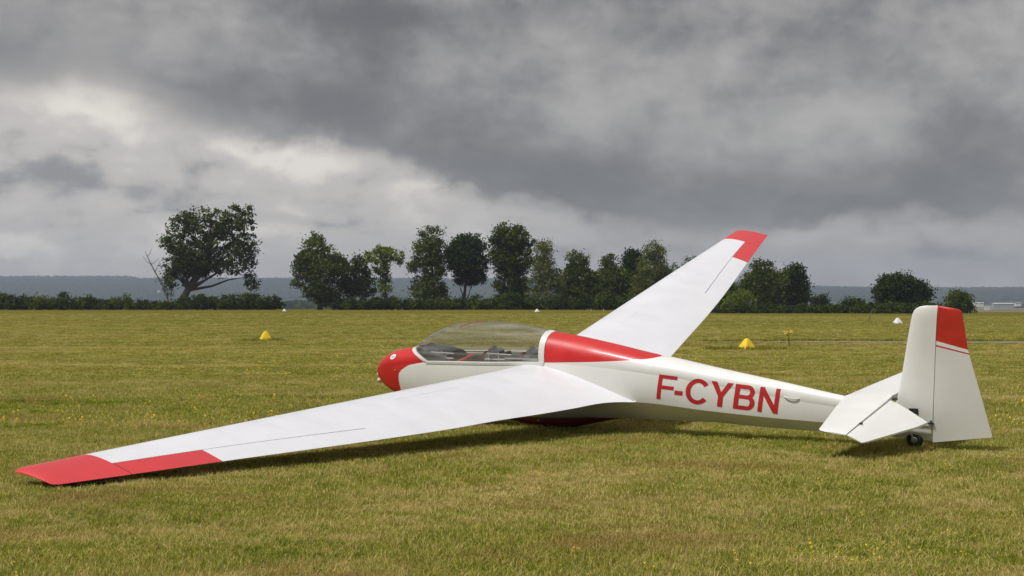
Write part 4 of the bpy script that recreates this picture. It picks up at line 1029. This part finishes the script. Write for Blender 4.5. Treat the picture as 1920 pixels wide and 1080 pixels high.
# yellow field flowers
FLW = paint('flower yellow', (0.80, 0.56, 0.02), 0.7, 0, .15); FLG = L_MID
def flower(name, seed, n, rad):
    r = random.Random(seed); b = MB()
    for i in range(n):
        a, q = r.uniform(0, 6.28), rad * math.sqrt(r.random()); c = Vector((q * math.cos(a), q * math.sin(a), r.uniform(.035, .075))); R0 = r.uniform(.005, .009); tl = Vector((r.uniform(-.5, .5), -.6 + r.uniform(-.3, .3), 1)).normalized(); u = tl.orthogonal().normalized(); v = tl.cross(u)
        pts = [c + (u * math.cos(k * math.pi / 3) + v * math.sin(k * math.pi / 3)) * R0 for k in range(6)]; b.add(pts + [c + tl * .007], [(k, (k + 1) % 6, 6) for k in range(6)])
    return bpy.data.objects.new(name, (lambda me: (me.materials.append(FLW), me)[1])(b.mesh(name)))
fk_ = [flower('flower head %d' % i, i, n_, rd) for i, (n_, rd) in enumerate(((1, .01), (2, .07), (4, .12)))]
P = []; S = []
def fl(px, py, n, sp, s):
    p = px2g(px, py)
    for k in range(n):
        x = p.x + rg.normal(0, sp); y = p.y + rg.normal(0, sp * .8)
        if y > 8.5: P.append((x, y, float(height(x, y)) + .005)); S.append([s * rg.uniform(.7, 1.3)] * 3)
for px, py, n_ in ((1530, 1050, 12), (1560, 1060, 14), (1605, 1058, 10), (1730, 1045, 10), (1680, 1045, 6), (1310, 935, 5), (1260, 915, 5), (1400, 920, 6), (1170, 815, 8), (1215, 815, 8), (1335, 825, 6), (1410, 822, 6), (1460, 830, 5), (1570, 860, 6), (1680, 875, 6), (1310, 960, 5), (1590, 895, 4), (30, 860, 3), (700, 855, 4)):
    fl(px, py, max(2, n_ // 3), .25, 1.0)
for _ in range(380):
    y = 9 + 55 * rg.random() ** 1.2; x = rg.uniform(-.38, .38) * y
    if vnoise(np.array([x]), np.array([y]), 4.0, 71)[0] + .15 * (x > 0) > .56: P.append((x, y, float(height(x, y)) + .005)); S.append([rg.uniform(.7, 1.2)] * 3)
for _ in range(1700):
    y = 20 + 70 * rg.random() ** 1.3; x = rg.uniform(-.38, .38) * y
    if vnoise(np.array([x]), np.array([y]), 6.0, 72)[0] > .5: P.append((x, y, float(height(x, y)) + .005)); S.append([rg.uniform(1.6, 2.8)] * 3)
P = np.array(P); scatter('wildflowers', P, np.stack([np.zeros(len(P)), np.zeros(len(P)), rg.uniform(-.6, .6, len(P))], 1), np.array(S), rg.integers(0, 3, len(P)), fk_, 'small yellow flowers dotted through the mown grass')

P = []; S = []
for _ in range(620):
    y = 8.8 + 16 * rg.random() ** 1.2; x = rg.uniform(-.38, .38) * y
    if vnoise(np.array([x]), np.array([y]), 2.2, 91)[0] > .55: P.append((x, y, float(height(x, y)) + .01)); S.append([rg.uniform(.7, 1.4)] * 3)
SEEDM = paint('dry brown', (0.035, 0.022, 0.014), .9, 0, .2)
def seedhead(name, n, sd):
    r = random.Random(sd); b = MB()
    for i in range(n):
        c = Vector((r.uniform(-.05, .05), r.uniform(-.05, .05), r.uniform(.02, .055))); q = r.uniform(.004, .007)
        b.add([c + Vector(v) * q for v in ((1, 0, 0), (0, 1, 0), (-1, 0, 0), (0, -1, 0), (0, 0, 1), (0, 0, -1))], [(0, 1, 4), (1, 2, 4), (2, 3, 4), (3, 0, 4), (1, 0, 5), (2, 1, 5), (3, 2, 5), (0, 3, 5)])
    me = b.mesh(name); me.materials.append(SEEDM); return bpy.data.objects.new(name, me)
P = np.array(P); scatter('seed_heads', P, np.stack([np.zeros(len(P)), np.zeros(len(P)), rg.uniform(0, 6, len(P))], 1), np.array(S), rg.integers(0, 2, len(P)), [seedhead('seed head 1', 1, 1), seedhead('seed head 2', 2, 2)], 'dry dark brown seed heads scattered in the mown grass')

# tall yellow weed beside the right hand marker
def weed():
    p = px2g(1479, 652); o = empty('weed', p); tag(o, 'tall yellow flowered weed standing alone right of a yellow marker', 'weed'); r = random.Random(3)
    st = MB(); st.tube([(0, 0, -.03), (.01, 0, .2), (-.02, 0, .42), (-.06, 0, .56)], [.020, .018, .016, .012], 6); tips = []
    for k in range(7):
        a = r.uniform(0, 6.28); e = (-.05 + .16 * math.cos(a), .14 * math.sin(a), r.uniform(.56, .68)); tips.append(e); st.tube([(-.03, 0, .46), e], [.006, .004], 4)
    st.build('stem', TALLB if False else paint('weed stem', (0.10, 0.13, 0.03), .8, 0, .2), o, 60)
    for e in tips:
        b = MB(); lp = [[(e[0] + q * math.cos(2 * math.pi * k / 9), e[1] + q * math.sin(2 * math.pi * k / 9), e[2] + z_) for k in range(9)] for q, z_ in ((.01, -.02), (.055, 0), (.045, .02), (.01, .032))]; b.loft(lp); b.build('flower_head', FLW, o, 60)
    for k in range(6):
        z_ = .06 + .06 * k; a = k * 2.3; u = Vector((math.cos(a), math.sin(a), .3)) * .11; v = Vector((-math.sin(a), math.cos(a), 0)) * .02; c = Vector((0, 0, z_))
        b = MB(); b.add([c, c + u * .5 + v, c + u, c + u * .5 - v], [(0, 1, 2, 3)]); b.build('leaf', L_MID, o, 0, False)
weed()
def rodd():
    p = px2g(1627, 602); s = p.y / F; o = MB().tube([(0, 0, -.1), (4 * s, 0, 10 * s), (8 * s, 0, 20 * s), (12 * s, .1, 21.5 * s), (30 * s, .4, 19.5 * s), (60 * s, .8, 15.5 * s), (92 * s, 1.2, 12 * s)], [.034, .032, .030, .028, .026, .022, .016], 6).build('bent_rod', paint('rod brown', (0.14, 0.12, 0.09), .8, 0, .2), None, 60)
    o.location = p; tag(o, 'thin brown bent rod sticking out of the grass left of the tail fin', 'rod')
rodd()

# ------------------------------------------------------------------ haze
hz = MB().box((0, 0, 95), (7100, 7100, 116)).build('haze', None, None, 0)
m, n, out = mat('valley air'); pv = n.new('ShaderNodeVolumePrincipled')
pv.inputs['Color'].default_value = (0.70, 0.81, 1.0, 1); pv.inputs['Density'].default_value = 0.00016; pv.inputs['Anisotropy'].default_value = 0.2
n.t.links.new(pv.outputs[0], out.inputs['Volume']); hz.data.materials.clear(); hz.data.materials.append(m)
tag(hz, 'thin bluish air over the valley', kind='stuff')
